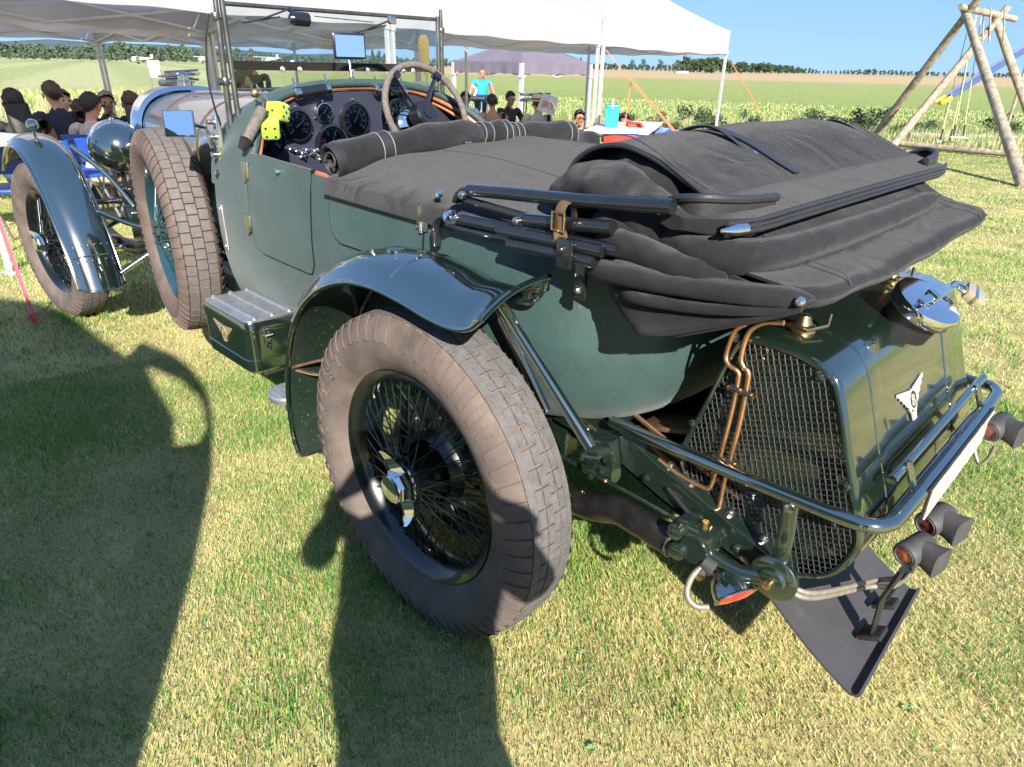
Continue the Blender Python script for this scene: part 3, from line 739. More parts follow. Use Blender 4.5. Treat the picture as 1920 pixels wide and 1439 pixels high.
def grip(u0, v0, u1, v1, x):
    a, b = at(u0, v0, 0, x), at(u1, v1, 0, x); m = MB(); m.tube([a, b], .020, 16); o = m.obj('demister_tube', G_['blackgloss'], scut)
    for p, s in ((a, 1), (b, -1)):
        k = MB(); d = (b-a)/np.linalg.norm(b-a)*s; k.lathe([(0, -.012), (.012, -.012), (.018, -.006), (.022, -.004), (.022, .012), (.016, .014)], p, d, 16)
        k.tube([p, p+np.array((.015, 0, .05))], .004, 6); k.obj('end_cap', G_['nickel'], o)
grip(556, 176, 614, 167, 1.235); grip(707, 169, 757, 173, 1.235)

# bonnet, radiator and straps
m = MB(); rows = []
for i in range(12):
    q = i/11; x = 1.46+(2.93-1.46)*q; w = .452+(.285-.452)*q; zt = 1.245+(1.205-1.245)*q
    sec = [(x, w, .60), (x, w, .80), (x, w, .98)]+[(x, w*math.cos(t)**.75 if math.cos(t) > 0 else 0, .98+(zt-.98)*math.sin(t)**.8) for t in np.linspace(.15, math.pi/2, 10)]
    rows.append(sec+[(p[0], -p[1], p[2]) for p in sec[-2::-1]])
m.shell(rows, .004); bon = m.obj('bonnet', G_['paint'], car, angle=50)
for x in (1.56, 1.95, 2.55):
    i = (x-1.46)/(2.93-1.46)*11; a, b = rows[int(i)], rows[int(i)+1]; q = i-int(i)
    pts = [np.array(p)*(1-q)+np.array(r)*q for p, r in zip(a, b)]
    s = MB(); s.tube([p+np.array((0, math.copysign(.002, p[1]), .003)) for p in pts], .019, 8, flat=.18, hint=(1, 0, 0)); s.obj('bonnet_strap', G_['black'] if x < 1.6 else G_['leather'], bon)
hg = MB(); hg.tube([(1.46, 0, 1.249), (2.93, 0, 1.209)], .006, 8); hg.obj('bonnet_hinge', G_['nickel'], bon)
r_ = MB(); sec = [(0, w, z) for _, w, z in rows[-1]]
def rs(x, k, dz): return [(x, w*k, .62+(z-.62)*dz) for _, w, z in rows[-1]]
r_.grid([rs(2.93, 1.02, 1.02), rs(2.95, 1.06, 1.055), rs(3.06, 1.06, 1.055), rs(3.08, .98, 1.02), rs(3.07, .9, .95)])
rad = r_.obj('radiator_shell', G_['chrome'], car)
r_ = MB(); r_.prism(rs(3.05, .92, .97), (0, 0, 0), (.015, 0, 0)); r_.obj('radiator_core', G_['black'], rad, smooth=False)
r_ = MB(); r_.lathe([(.034, 0), (.036, .02), (.028, .03), (.028, .05), (.034, .055), (.02, .07), (0, .075)], (3.0, 0, 1.235), (0, 0, 1), 20)
r_.tube([(3.0, -.055, 1.30), (3.0, .055, 1.30)], .006, 6); r_.obj('radiator_cap', G_['nickel'], rad)
# things lying over the bonnet end: headlamps, bar, horn
def headlamp(y, nm='headlamp'):
    m = MB(); c = (3.03, y, .935)
    m.lathe([(0, -.17), (.022, -.168), (.06, -.155), (.098, -.12), (.122, -.07), (.132, -.02), (.132, .0)], c, (1, 0, 0), 40)
    o = m.obj(nm, G_['paint'], car)
    k = MB(); k.lathe([(.130, -.01), (.139, -.006), (.140, .012), (.132, .022), (.126, .018)], c, (1, 0, 0), 40)
    k.rbox(np.array(c)+(.0, 0, .142), (.03, .016, .012), .003); k.obj('lamp_rim', G_['chrome'], o)
    k = MB(); k.lathe([(.128, .014), (.09, .024), (0, .03)], c, (1, 0, 0), 32); k.obj('lamp_lens', G_['glass'], o)
    k = MB(); k.lathe([(.124, .0), (.09, -.06), (0, -.1)], c, (1, 0, 0), 32); k.obj('reflector', G_['chrome'], o)
    k = MB(); k.tube([(3.03, y, .80), (3.03, y, .66)], .014, 10); k.obj('lamp_post', G_['blackgloss'], o)
headlamp(.40); headlamp(-.40)
b = MB(); b.tube([(3.03, .62, .66), (3.03, -.62, .66)], .014, 10); b.obj('lamp_bar', G_['blackgloss'], car)

# front suspension and wing stays seen between the wing and the spare wheel
for sg in (1, -1):
    m = MB(); m.tube(cat([(2.70, sg*.40, .47), (2.95, sg*.41, .40), (3.25, sg*.41, .37), (3.55, sg*.41, .40), (3.78, sg*.40, .47)], 5), .032, 10, flat=1.2); m.obj('front_spring', G_['gaiter'], car)
    m = MB(); m.lathe([(0, -.03), (.055, -.03), (.058, -.01), (.058, .01), (.05, .02), (.02, .03), (0, .032)], (2.88, sg*.45, .60), (0, sg, 0), 24); m.tube([(2.88, sg*.47, .60), (3.10, sg*.50, .52), (3.28, sg*.52, .42)], .014, 8); m.obj('front_damper', G_['paintd'], car)
    m = MB(); m.tube(cat([(3.02, sg*.62, .955), (2.90, sg*.52, .82), (2.78, sg*.45, .66)], 5), .013, 10); m.obj('wing_stay', G_['paint'], car)
    m = MB(); m.tube(cat([(2.74, sg*.63, .66), (2.70, sg*.53, .60), (2.66, sg*.44, .56)], 5), .012, 10); m.obj('wing_stay', G_['paint'], car)
    m = MB(); m.tube([(2.62, sg*.63, .37), (2.58, sg*.44, .48)], .014, 10); m.obj('wing_stay', G_['paint'], car)
    m = MB(); m.rbox((3.03, sg*.40, .70), (.10, .07, .05), .01); m.tube([(2.99, sg*.36, .72), (3.10, sg*.44, .72)], .016, 8); m.tube([(2.93, sg*.40, .63), (2.93, sg*.40, .78)], .010, 8); m.obj('lamp_bracket', G_['blackgloss'], car)
m = MB(); m.tube(cat([(2.40, .47, .62), (2.20, .50, .50), (1.90, .50, .42), (1.5, .48, .38)], 6), .030, 12); m.obj('exhaust_pipe', G_['alu'], car)

# ---- windscreen
wsx = 1.36
m = MB(); m.tube([(wsx, .467, 1.10), (wsx, .467, 1.552)], .0095, 12); m.tube([(wsx, -.467, 1.10), (wsx, -.467, 1.552)], .0095, 12)
m.tube([(wsx, .467, 1.541), (wsx, -.467, 1.541)], .0075, 10); m.tube([(wsx, .46, 1.275), (wsx, -.46, 1.275)], .006, 8)
scr = m.obj('windscreen_frame', G_['darknickel'], car)
for s in (1, -1):
    m = MB(); m.tube([(wsx+.012, s*.497, 1.02), (wsx+.010, s*.494, 1.20), (wsx+.004, s*.488, 1.50), (wsx+.002, s*.487, 1.58)], [.012, .011, .010, .007], 12)
    for z in (1.12, 1.30, 1.50): m.lathe([(.014, -.012), (.016, -.006), (.016, .006), (.014, .012)], (wsx+.008, s*.492, z), (0, 0, 1), 14); m.tube([(wsx, s*.467, z), (wsx+.008, s*.492, z)], .007, 8)
    m.lathe([(0, -.01), (.012, -.008), (.012, .008), (0, .012)], (wsx+.006, s*.512, 1.30), (0, 1, 0), 12)
    m.obj('windscreen_stanchion', G_['darknickel'], scr)
    m = MB(); m.rbox((1.37, s*.545, 1.09), (.03, .02, .20), .004); m.rbox((1.385, s*.55, .98), (.022, .014, .10), .003)
    for z in (1.17, 1.12, 1.06, 1.0): m.lathe([(0, -.018), (.009, -.016), (.009, .016), (.012, .02), (0, .024)], (1.37, s*.56, z), (0, 1, 0), 10)
    m.obj('screen_bracket', G_['nickel'], scr)
m = MB(); m.box((wsx, 0, 1.408), (.005, .915, .258)); m.obj('windscreen_glass', G_['glass'], scr, smooth=False)
m = MB(); m.tube(cat([at(392, 28, 0, 1.3), at(387, 70, 0, 1.3), at(389, 140, 0, 1.3), at(402, 200, 0, 1.3), at(414, 235, 0, 1.32)], 6), .0035, 6); m.obj('wiper_cable', G_['black'], scr)
m = MB(); m.rbox((wsx+.018, 0, 1.352), (.010, .90, .030), .003); m.obj('dark_bar', G_['vinyl'], scr)  # dark bar standing in for a dark band across the screen
for y in (.27, .20, -.03, -.10, -.28, -.33):
    m = MB(); m.lathe([(0, -.012), (.006, -.012), (.006, .010), (.009, .012), (.009, .018), (0, .02)], (wsx+.006, y, 1.338), (-1, .6, .2), 10); m.obj('wing_nut', G_['nickel'], scr)
c = at(562, 36, 0, 1.335); m = MB(); m.tube([c+(0, -.032, -.001), c+(0, .030, .001)], .0235, 18); m.tube([c+(0, .028, 0), c+(0, .040, 0)], [.019, .012], 14)
m.tube([c+(0, .02, .02), c+(.02, .03, .03)], .008, 8); wm = m.obj('wiper_motor', G_['blackgloss'], scr)
def wiper(u0, v0, u1, v1, u2, v2, u3, v3):
    m = MB(); m.tube([at(u0, v0, 0, 1.345), at(u1, v1, 0, 1.345)], .0035, 6); m.tube([at(u2, v2, 0, 1.348), at(u3, v3, 0, 1.348)], .003, 6)
    m.obj('wiper_arm', G_['black'], scr)
wiper(540, 18, 486, 38, 525, 32, 455, 43)
wiper(738, 36, 690, 55, 723, 48, 668, 62)
m = MB(); m.rbox(at(735, 38, 0, 1.345), (.012, .04, .03), .005); m.tube([at(590, 31, 0, 1.345), at(700, 42, 0, 1.345)], .002, 6); m.obj('wiper_link', G_['nickel'], scr)
# rear-view mirror
c = at(655, 87, 0, 1.30); rz = rotm((0, 0, 1), R(-14)) @ rotm((0, 1, 0), R(.6))
m = MB(); m.rbox(c, (.014, .128, .090), .006, rz); mir = m.obj('mirror', G_['blackgloss'], scr)
m = MB(); m.box(c+rz @ np.array((-.0085, 0, 0)), (.002, .112, .074), rz); m.obj('mirror_glass', G_['mirror'], mir, smooth=False)
m = MB(); b = at(661, 160, 0, 1.29); m.tube([c+(.01, 0, -.04), b], .006, 10); m.lathe([(0, -.02), (.02, -.02), (.022, -.005), (.012, .01), (.012, .025), (0, .03)], b, (0, 0, 1), 14)
m.tube([b, b+np.array((-.01, .035, -.004))], .010, 8); m.obj('mirror_stalk', G_['nickel'], mir)
# little studs along the scuttle
for u, v in ((552, 155), (612, 157), (640, 157), (697, 158)):
    m = MB(); m.tube([at(u, v, 0, 1.285), at(u, v+9, 0, 1.285)], .005, 8); m.obj('stud', G_['nickel'], scut)
# steering wheel
sc = at(801, 212, 1, -.20); sax = np.array((-.90, 0.0, .42)); sax /= np.linalg.norm(sax); sx, sy, _ = basis(sax)
SR = .192
m = MB(); N = 64
m.tube([sc+(sx*math.cos(2*math.pi*k/N)+sy*math.sin(2*math.pi*k/N))*SR for k in range(N)], [.0125+.001*(k % 2) for k in range(N)], 10, closed=True)
stw = m.obj('steering_wheel', G_['cord'], car)
for a in (R(55), R(125), R(235), R(305)):
    d = sx*math.cos(a)+sy*math.sin(a); m = MB(); m.tube([sc-sax*.03+d*.03, sc-sax*.02+d*SR*.6, sc+d*SR*.97], [.014, .012, .010], 8, flat=.4)
    m.tube([sc+d*SR*.93-np.cross(d, sax)*.016, sc+d*SR*.93+np.cross(d, sax)*.016], .0175, 10); m.obj('spoke', G_['blackgloss'], stw)
m = MB(); m.lathe([(.055, -.05), (.058, -.03), (.05, -.015), (.05, 0), (.042, .008), (.026, .010), (.024, .016), (0, .018)], sc, sax, 28); m.obj('boss', G_['blackgloss'], stw)
m = MB(); m.tube([sc-sax*.04, sc-sax*.5], .02, 12); m.obj('steering_column', G_['black'], stw)
m = MB(); c = at(795, 225, 1, -.1); m.lathe([(.055, -.02), (.055, .0), (.03, .018), (0, .022)], at(768, 232, 0, 1.2), (-1, 0, .3), 24); m.obj('chrome_horn', G_['chrome'], dash)
# wing mirror and left-hand grip by the door
mm = MB(); rz = rotm((0, 0, 1), R(-30)) @ rotm((0, 1, 0), R(12)); c = at(336, 232, 1, .66); mm.rbox(c, (.012, .100, .088), .004, rz); wmir = mm.obj('wing_mirror', G_['paint'], car)
mm = MB(); mm.box(c+rz @ np.array((-.0075, .0, 0)), (.002, .090, .078), rz); mm.obj('mirror_glass', G_['mirror'], wmir, smooth=False)
mm = MB(); mm.tube([c+rz @ np.array((.01, -.04, .0)), c+np.array((.03, -.10, -.02)), (1.40, .56, 1.08)], .008, 8); mm.obj('mirror_arm', G_['nickel'], wmir)
mm = MB(); a, b = at(492, 205, 0, 1.12), at(463, 262, 0, 1.10); mm.tube([a, b], .0185, 12); gp = mm.obj('bound_grip', G_['cord'], car)
mm = MB(); mm.tube([b, b+np.array((.01, .02, -.03))], [.024, .012], 10); mm.obj('grip_end', G_['black'], gp)
mm = MB(); mm.tube([a, a+np.array((.0, -.006, .02))], .010, 8); mm.obj('grip_end', G_['black'], gp)
mm = MB(); c = at(478, 175, 0, 1.2); mm.lathe([(0, -.012), (.014, -.01), (.016, .005), (.010, .014), (0, .016)], c, (-1, .3, 0), 14); mm.tube([c, at(462, 145, 0, 1.27)], .004, 6); mm.obj('spot_switch', G_['brass'], scut)
# ---- tonneau cover and rolled front edge
m = MB(); rows = []
NX, NY = 44, 40
for i in range(NX+1):
    q = i/NX; x = .56+(-.42-.56)*q; row = []
    for j in range(NY+1):
        s = -1+2*j/NY
        yw = float(np.interp(x, [p[0] for p in plan[::-1]], [p[1] for p in plan[::-1]]))+.010
        y = s*yw
        z = ztop(x)-.012+.066*(1-abs(s)**2.2)*(1-.25*q)+.020*smooth01(.0, .12, 1-abs(s))
        # ridge to the seat back centre, sag between, creases fanning from the rolled edge
        z += .014*math.exp(-((x-.30)/.22)**2)*math.exp(-(y/.30)**2)
        z += .006*math.sin(9*(y+.35*x)+2)*smooth01(0, .25, 1-abs(s))*(1-q)
        z += .004*math.sin(23*y+9*x)*smooth01(0, .3, 1-abs(s))*(1-q)
        z -= .012*math.exp(-((x+.05)/.2)**2)*math.exp(-((y-.3)/.16)**2)
        if j in (1, NY-1): z = ztop(x)+.004; y = math.copysign(yw+.004, s)
        if j in (0, NY): z = ztop(x)-.034; y = math.copysign(yw+.014, s)
        row.append((x, y, z))
    rows.append(row)
m.shell(rows, .003); ton = m.obj('tonneau_cover', G_['canvas'], car, angle=70)
sm = MB()
for j in (11, 28): sm.tube([np.array(r[j])+np.array((0, 0, .0035)) for r in rows], .0016, 4)
sm.obj('seam', G_['rubber'], ton)
for u, v in ((823, 365), (938, 395)):
    c = at(u, v, 1, .597); b = MB(); b.lathe([(0, -.002), (.010, -.002), (.010, .003), (.006, .006), (0, .007)], c, (0, 1, .4), 14); b.obj('fastener', G_['chrome'], ton)
# roll
rp = cat([(.555, .585, 1.118), (.55, .45, 1.142), (.545, .25, 1.158), (.545, .09, 1.166), (.55, -.06, 1.160), (.555, -.22, 1.150), (.56, -.40, 1.138), (.56, -.56, 1.10)], 7)
rr = [.046+.004*math.sin(i*.5)-(.010*math.exp(-((i-24)/2.2)**2))-(.014*math.exp(-((i-30)/2.5)**2))-(.008*math.exp(-((i-45)/2)**2)) for i in range(len(rp))]
m = MB(); m.tube(rp, rr, 20, cap=False, flat=1.0)
V = np.array(m.v); a = np.arange(len(V)); V[:, 2] += .004*np.sin(V[:, 1]*38+V[:, 0]*30); m.v = [tuple(p) for p in V]
roll = m.obj('rolled_cover', G_['canvas'], car, angle=70)
m = MB(); c0 = np.array(rp[0]); d = np.array(rp[0])-np.array(rp[1])
m.lathe([(.046, -.03), (.050, -.012), (.050, .004), (.046, .008), (.040, .006), (.036, -.02), (.033, -.06), (0, -.07)], c0, d, 28)
m.obj('roll_end', G_['vinyl'], roll)
m = MB(); m.tube(cat([c0+np.array((0, .004, 0))+(np.array((math.cos(t), 0, math.sin(t)))*(.030-.0035*t)) for t in np.linspace(0, 7.5, 24)], 1), .003, 6); m.obj('roll_spiral', G_['rubber'], roll)
def strap(i, w=.016, wide=.050, pip=True):
    c = np.array(rp[i]); t = np.array(rp[i+1])-np.array(rp[i-1]); t /= np.linalg.norm(t); x, y, _ = basis(t); r = rr[i]+.0035
    b = MB(); rows = []
    for k in range(25):
        a = 2*math.pi*k/24; rows.append([c+t*o+(x*math.cos(a)+y*math.sin(a))*r for o in (-w, 0, w)])
    b.shell(rows, .0025); o = b.obj('leather_strap', G_['vinyl'], roll)
    if pip:
        for s in (-1, 1):
            b = MB(); b.tube([q[1]+(np.array(q[0 if s < 0 else 2])-q[1]) for q in rows], .0014, 5); b.obj('strap_piping', G_['piping'], o)
for i in (8, 24, 28, 31, 42): strap(i, .014 if i in (28, 31) else .018)
m = MB(); c = at(875, 270, 0, .50); m.rbox(c, (.02, .03, .016), .004); m.tube(cat([c, c+np.array((-.02, -.03, -.012)), c+np.array((-.01, -.08, -.012))], 5), .005, 6, flat=.4); m.obj('strap_buckle', G_['nickel'], roll)
b = MB(); b.lathe([(0, 0), (.011, 0), (.011, .003), (.006, .005), (0, .005)], at(668, 320, 0, .53), (-.6, .6, .1), 14); b.obj('fastener', G_['chrome'], roll)

# ---- folded hood
def cloth(rows, t=.004, name='hood_canvas', par=None, mat='canvas', ang=75):
    m = MB(); m.shell(rows, t); return m.obj(name, G_[mat], par or car, angle=ang)
hoodp = cat([(-.20, 0, 1.085), (-.215, 0, 1.150), (-.245, 0, 1.205), (-.30, 0, 1.238), (-.365, 0, 1.243), (-.44, 0, 1.222), (-.52, 0, 1.185), (-.60, 0, 1.150)], 6)
rows = []
for j in range(40):
    y = .50-1.075*j/39; row = []
    for i, p in enumerate(hoodp):
        e = abs(y+.04)/.54; w = .006*math.sin(6*y+i*.12)+.0035*math.sin(17*y-i*.2)
        sag = -.012*max(0, e-.55)*2; fan = .02*(y/.54)*(i/len(hoodp)-.4)
        row.append((p[0]+fan*.6, y, p[2]+sag*(.3+i/len(hoodp))+w*.6))
    rows.append(row)
hood = cloth(rows, .005, 'folded_hood')
e = MB(); e.tube([np.array(p)+np.array((0, .002, .001)) for p in rows[0][4:]], .005, 8); e.obj('bound_edge', G_['vinyl'], hood)
# inner layers bulging out at the near end
def bulge(path, rad, flat, name, seed, n=9, par=hood, mat='canvas', hint=(0, 1, 0), amp=.12):
    P = cat(path, n); g = np.random.default_rng(seed); L = len(P)
    ph = g.uniform(0, 6, 8); r = [rad[0]+(rad[1]-rad[0])*i/(L-1) for i in range(L)]
    r = [q*(math.sin(math.pi*min(1, (i+.6)/5)/2) if i < 5 else 1)*(math.sin(math.pi*min(1, (L-i-.4)/5)/2) if i > L-6 else 1) for i, q in enumerate(r)]
    m = MB(); m.tube(P, r, 26, flat=flat, hint=hint)
    V = np.array(m.v)
    d = amp*np.mean(rad)*(np.sin(V[:, 0]*47+V[:, 2]*31+ph[0])*.5+np.sin(V[:, 2]*90-V[:, 0]*23+ph[1])*.5+.4*np.sin(V[:, 0]*110+V[:, 1]*60+ph[2]))
    V[:, 1] += d; V[:, 2] += d*.5
    m.v = [tuple(p) for p in V]; return m.obj(name, G_[mat], par, angle=80)
bulge([(-.19, .44, 1.09), (-.26, .50, 1.15), (-.36, .53, 1.165), (-.46, .545, 1.125), (-.53, .54, 1.09)], (.060, .062), .62, 'hood_fold', 3, amp=.09)
bulge([(-.21, .30, 1.12), (-.28, .40, 1.17), (-.38, .46, 1.17), (-.5, .48, 1.13)], (.055, .055), .8, 'hood_fold', 4)
# loops
def loop(pts, w, name='grab_strap'):
    P = cat(pts, 8); m = MB(); m.tube(P, w, 8, flat=.22, hint=(0, 1, 0)); o = m.obj(name, G_['vinyl'], hood); return o
lp = loop([at(1258, 262, 1, .22), at(1290, 242, 1, .215), at(1335, 238, 1, .205), at(1375, 262, 1, .19), at(1408, 294, 1, .18)], .017)
b = MB(); b.lathe([(0, 0), (.010, 0), (.008, .005), (0, .007)], at(1413, 291, 1, .18), (-.3, .5, .8), 12); b.obj('strap_stud', G_['chrome'], hood)
loop([at(1535, 237, 1, -.48), at(1560, 226, 1, -.49), at(1595, 238, 1, -.50), at(1625, 262, 1, -.51), at(1665, 302, 1, -.52)], .017)
loop([at(1548, 245, 1, -.53), at(1600, 268, 1, -.54), at(1625, 292, 1, -.55), at(1650, 298, 1, -.56)], .008)
P = [np.array(p) for p in rows[12]]; m = MB(); r2 = [[np.array(rows[k][i])+np.array((-.003, 0, .0105)) for k in (12, 13)] for i in range(22, 40)]
m.shell(r2, .002); m.obj('flat_strap', G_['vinyl'], hood)
# header rail
sec = [(-.545, 1.158), (-.575, 1.166), (-.60, 1.160), (-.64, 1.150), (-.662, 1.146), (-.668, 1.128), (-.655, 1.112), (-.60, 1.108), (-.55, 1.120)]
rows = []
for j in range(31):
    s = -1+2*j/30; y = -.015+s*.625; e = max(0, abs(s)-.86)/.14; k = math.sqrt(max(0, 1-e*e*.85))
    cx, cz = -.60, 1.137
    rows.append([(cx+(x-cx)*k+.05*e*e, y, cz+(z-cz)*(k*.7+.3)+.004*math.cos(s*1.5)) for x, z in sec])
m = MB(); m.grid(rows, cv=True); m.add(rows[0], [tuple(range(len(sec)))]); m.add(rows[-1], [tuple(range(len(sec)))])
rail = m.obj('hood_header_rail', G_['canvas'], hood, angle=50)
for s in (1, -1):
    pts = cat([(-.52, s*.585-.015, 1.160), (-.56, s*.61-.015, 1.172), (-.60, s*.60-.015, 1.176), (-.632, s*.54-.015, 1.172), (-.640, s*.43-.015, 1.165)], 6)
    m = MB(); m.shell([[p+np.array((0, 0, -.035)), p+np.array((0, 0, -.015)), p] for p in pts], .008); m.tube(pts, .0075, 8); m.obj('rail_end_cup', G_['vinyl'], rail)
for k, dz in enumerate((-.009, 0, .009)):
    m = MB(); m.tube(cat([(-.664+.018*(abs(s) > .9), -.015+s*.612, 1.134+dz) for s in np.linspace(-1, 1, 15)], 2), .0042, 8); m.obj('rail_trim', G_['vinyl'], rail)
m = MB(); m.tube([(-.664, .565, 1.134), (-.658, .585, 1.134), (-.646, .612, 1.134)], [.0095, .010, .003], 14); m.obj('trim_end', G_['chrome'], rail)
# rear flap with rolled edge
prof = cat([(-.585, 0, 1.118), (-.63, 0, 1.098), (-.69, 0, 1.070), (-.745, 0, 1.060), (-.790, 0, 1.052), (-.800, 0, 1.036), (-.782, 0, 1.020), (-.72, 0, 1.018), (-.62, 0, 1.0)], 5)
rows = []
for j in range(36):
    y = .575-1.095*j/35; e = max(0, abs(y-.01)-.46)/.105
    rows.append([(p[0]+.085*min(1, e)**2.4*(i/len(prof)), y, p[2]+.004*math.sin(7*y+i*.15)+.0025*math.sin(21*y)-.010*(1-(y/.58)**2)*(i > 12)) for i, p in enumerate(prof)])
flap = cloth(rows, .005, 'hood_rear_flap', hood)
bulge([(-.48, .50, 1.105), (-.54, .56, 1.085), (-.66, .56, 1.085), (-.70, .40, 1.085), (-.70, .0, 1.08), (-.69, -.45, 1.08)], (.034, .030), 1.0, 'hood_fold', 11, par=hood, amp=.1)
bulge([(-.38, .585, 1.068), (-.45, .60, 1.075), (-.56, .60, 1.06), (-.66, .595, 1.055)], (.030, .024), 1.0, 'hood_fold', 12, amp=.14)
bulge([(-.36, .575, 1.105), (-.42, .59, 1.10), (-.50, .585, 1.085)], (.024, .02), 1.0, 'hood_fold', 13, amp=.18)
# lower hanging folds at the near side, fanning from the rear corner
rc = np.array((-.800, 1.036)); rows = []
NT, NR = 80, 26
for a in range(NT+1):
    t = a/NT; row = []
    for b in range(NR+1):
        k = b/NR; thd = -28+38*t; lim = float(np.interp(thd, [-28, -25, -19, -11, -3, 2, 10], [.285, .33, .36, .385, .42, .41, .37]))
        r = .015+lim*k; ph = 2*math.pi*1.35*t+.9
        th = R(thd)+R(3.2)*math.sin(ph)*k
        y = .585+.018*k*math.cos(ph)+.016*k+.042*k*(1-smooth01(.25, .62, t))+.004*math.sin(26*r+5*t)*k-.075*(max(0, k-.80)/.20)**2-.07*(max(0, .12-t)/.12)**2*k
        row.append((rc[0]+r*math.cos(th), y, rc[1]+r*math.sin(th)))
    rows.append(row)
lowf = cloth(rows, .004, 'hood_side_fold', hood)
m = MB(); m.tube([np.array(p)+np.array((0, .001, 0)) for p in rows[0]], .003, 6); m.obj('hem', G_['vinyl'], lowf)
bulge([(-.385, .585, 1.018), (-.44, .612, 1.026), (-.56, .612, 1.030), (-.70, .60, 1.040), (-.79, .55, 1.042)], (.036, .022), .72, 'hood_fold', 21, n=10, amp=.07)
bulge([(-.445, .57, .985), (-.50, .612, .990), (-.60, .612, .998), (-.70, .60, 1.012), (-.79, .565, 1.032)], (.022, .011), .75, 'hood_fold', 22, n=10, amp=.07)
# belly of the bag between the sides, closing the underside
rows = []
for j in range(20):
    y = .57-1.14*j/19; rows.append([(-.40, y, 1.06), (-.44, y, .995), (-.52, y, .955), (-.60, y, .962), (-.72, y, .995), (-.79, y, 1.03)])
cloth([cat(r, 4) for r in rows], .004, 'hood_underside', hood)
b = MB(); b.lathe([(0, -.004), (.008, -.004), (.008, .004), (.004, .009), (0, .01)], at(1500, 566, 1, .59), (-.4, .8, .3), 12); b.obj('fastener', G_['chrome'], hood)

# hood irons, brackets and buckled strap
IY = .632
def iron(pts, r, y=IY, name='hood_iron', flat=1, hint=None):
    m = MB(); m.tube(cat([at(u, v, 1, y) for u, v in pts], 5), r, 12, flat=flat, hint=hint); return m.obj(name, G_['blackgloss'], irons)
m = MB(); m.tube(cat([at(820, 460, 1, IY), at(818, 425, 1, IY), at(828, 408, 1, IY), at(850, 404, 1, IY)], 5), .013, 10, flat=.5, hint=(0, 1, 0)); irons = m.obj('hood_bracket', G_['blackgloss'], car)
iron([(880, 357), (960, 364), (1080, 376), (1262, 388)], [.0125]*16 if False else .0135, IY-.01)
m = MB(); m.tube(cat([at(855, 378, 1, IY-.01), at(866, 358, 1, IY-.01), at(895, 353, 1, IY-.01)], 5), .012, 10, flat=.6, hint=(0, 1, 0)); m.obj('iron_knuckle', G_['blackgloss'], irons)
iron([(860, 372), (930, 392), (1010, 415), (1060, 428)], .010, IY-.02, flat=.4, hint=(0, 0, 1))
iron([(846, 408), (930, 424), (1010, 440), (1160, 470)], .012, IY)
iron([(985, 413), (1060, 420), (1150, 428)], .0135, IY-.005)
iron([(935, 431), (1040, 452), (1130, 472)], .012, IY+.012)
iron([(955, 457), (1040, 474), (1115, 492)], .0125, IY+.012)
iron([(830, 420), (900, 438), (980, 456)], .010, IY-.01, flat=.5, hint=(0, 0, 1))
m = MB(); c = at(845, 408, 1, IY+.018); m.lathe([(0, -.012), (.014, -.012), (.016, -.002), (.013, .006), (.013, .012), (.008, .016), (0, .018)], c, (0, 1, 0), 18); m.obj('pivot_knob', G_['chrome'], irons)
for u, v in ((968, 415), (866, 366)):
    m = MB(); m.lathe([(0, -.006), (.008, -.006), (.008, .004), (.004, .008), (0, .009)], at(u, v, 1, IY+.014), (0, 1, 0), 10); m.obj('pivot_bolt', G_['nickel'], irons)
m = MB(); p = [at(1050, 470, 1, IY+.03), at(1068, 470, 1, IY+.03)]
c = at(1059, 476, 1, IY+.028); m.rbox(c, (.036, .012, .058), .004); m.lathe([(.009, 0), (.008, .008), (.004, .012), (0, .012)], c+np.array((0, .005, .010)), (0, 1, 0), 8); m.obj('clamp_plate', G_['blackgloss'], irons)
c = at(1089, 528, 1, .60); m = MB(); m.rbox(c, (.030, .010, .075), .004); m.obj('iron_stay', G_['blackgloss'], irons)
m = MB(); m.lathe([(.010, 0), (.009, .007), (.004, .012), (0, .012)], c+np.array((0, .005, -.015)), (0, 1, 0), 8); m.obj('stay_bolt', G_['nickel'], irons)
c = at(1062, 418, 1, IY); m = MB(); N = 24
m.tube([c+np.array((.004*math.sin(a*2), .020*math.cos(a), -.006+.046*math.sin(a))) for a in np.linspace(0, 2*math.pi, N, endpoint=False)], .013, 8, closed=True, flat=.16, hint=(1, 0, 0)); stp = m.obj('buckled_strap', G_['leather'], irons)
m = MB(); q = c+np.array((.0, .024, .005)); m.tube([q+np.array((dx, 0, dz)) for dx, dz in ((-.015, -.017), (.015, -.017), (.015, .017), (-.015, .017))], .0028, 6, closed=True); m.tube([q+np.array((0, .002, -.017)), q+np.array((0, .003, .017))], .002, 6); m.obj('buckle', G_['brass'], stp)

# ---- fuel tank
tp = cat([(-.515, .57), (-.560, .74), (-.600, .865), (-.625, .893), (-.69, .897), (-.752, .888), (-.795, .868), (-.823, .825), (-.868, .70), (-.912, .585), (-.920, .52), (-.885, .44), (-.81, .400), (-.70, .41), (-.57, .47)], 4, closed=True)
tp = [np.array((p[0], p[1])) for p in tp]; tcen = np.array((-.72, .66))
def tank_ring(y, k=1.0, dz=0): return [(tcen[0]+(p[0]-tcen[0])*k, y, tcen[1]+(p[1]-tcen[1])*k+dz) for p in tp]
m = MB(); m.grid([tank_ring(y, k) for y, k in ((.388, .955), (.394, .975), (.392, .992), (.380, 1.0), (.20, 1.004), (0, 1.005), (-.20, 1.004), (-.375, 1.0), (-.385, .985), (-.387, .96))], cv=True)
n = len(tp); m.add(tank_ring(-.386, .965), [tuple(range(n))])
tank = m.obj('fuel_tank', G_['tankpaint'], car, angle=50)
m = MB(); m.add(tank_ring(.36, .965), [tuple(range(n))]); m.obj('tank_end', G_['paintd'], tank, smooth=False)
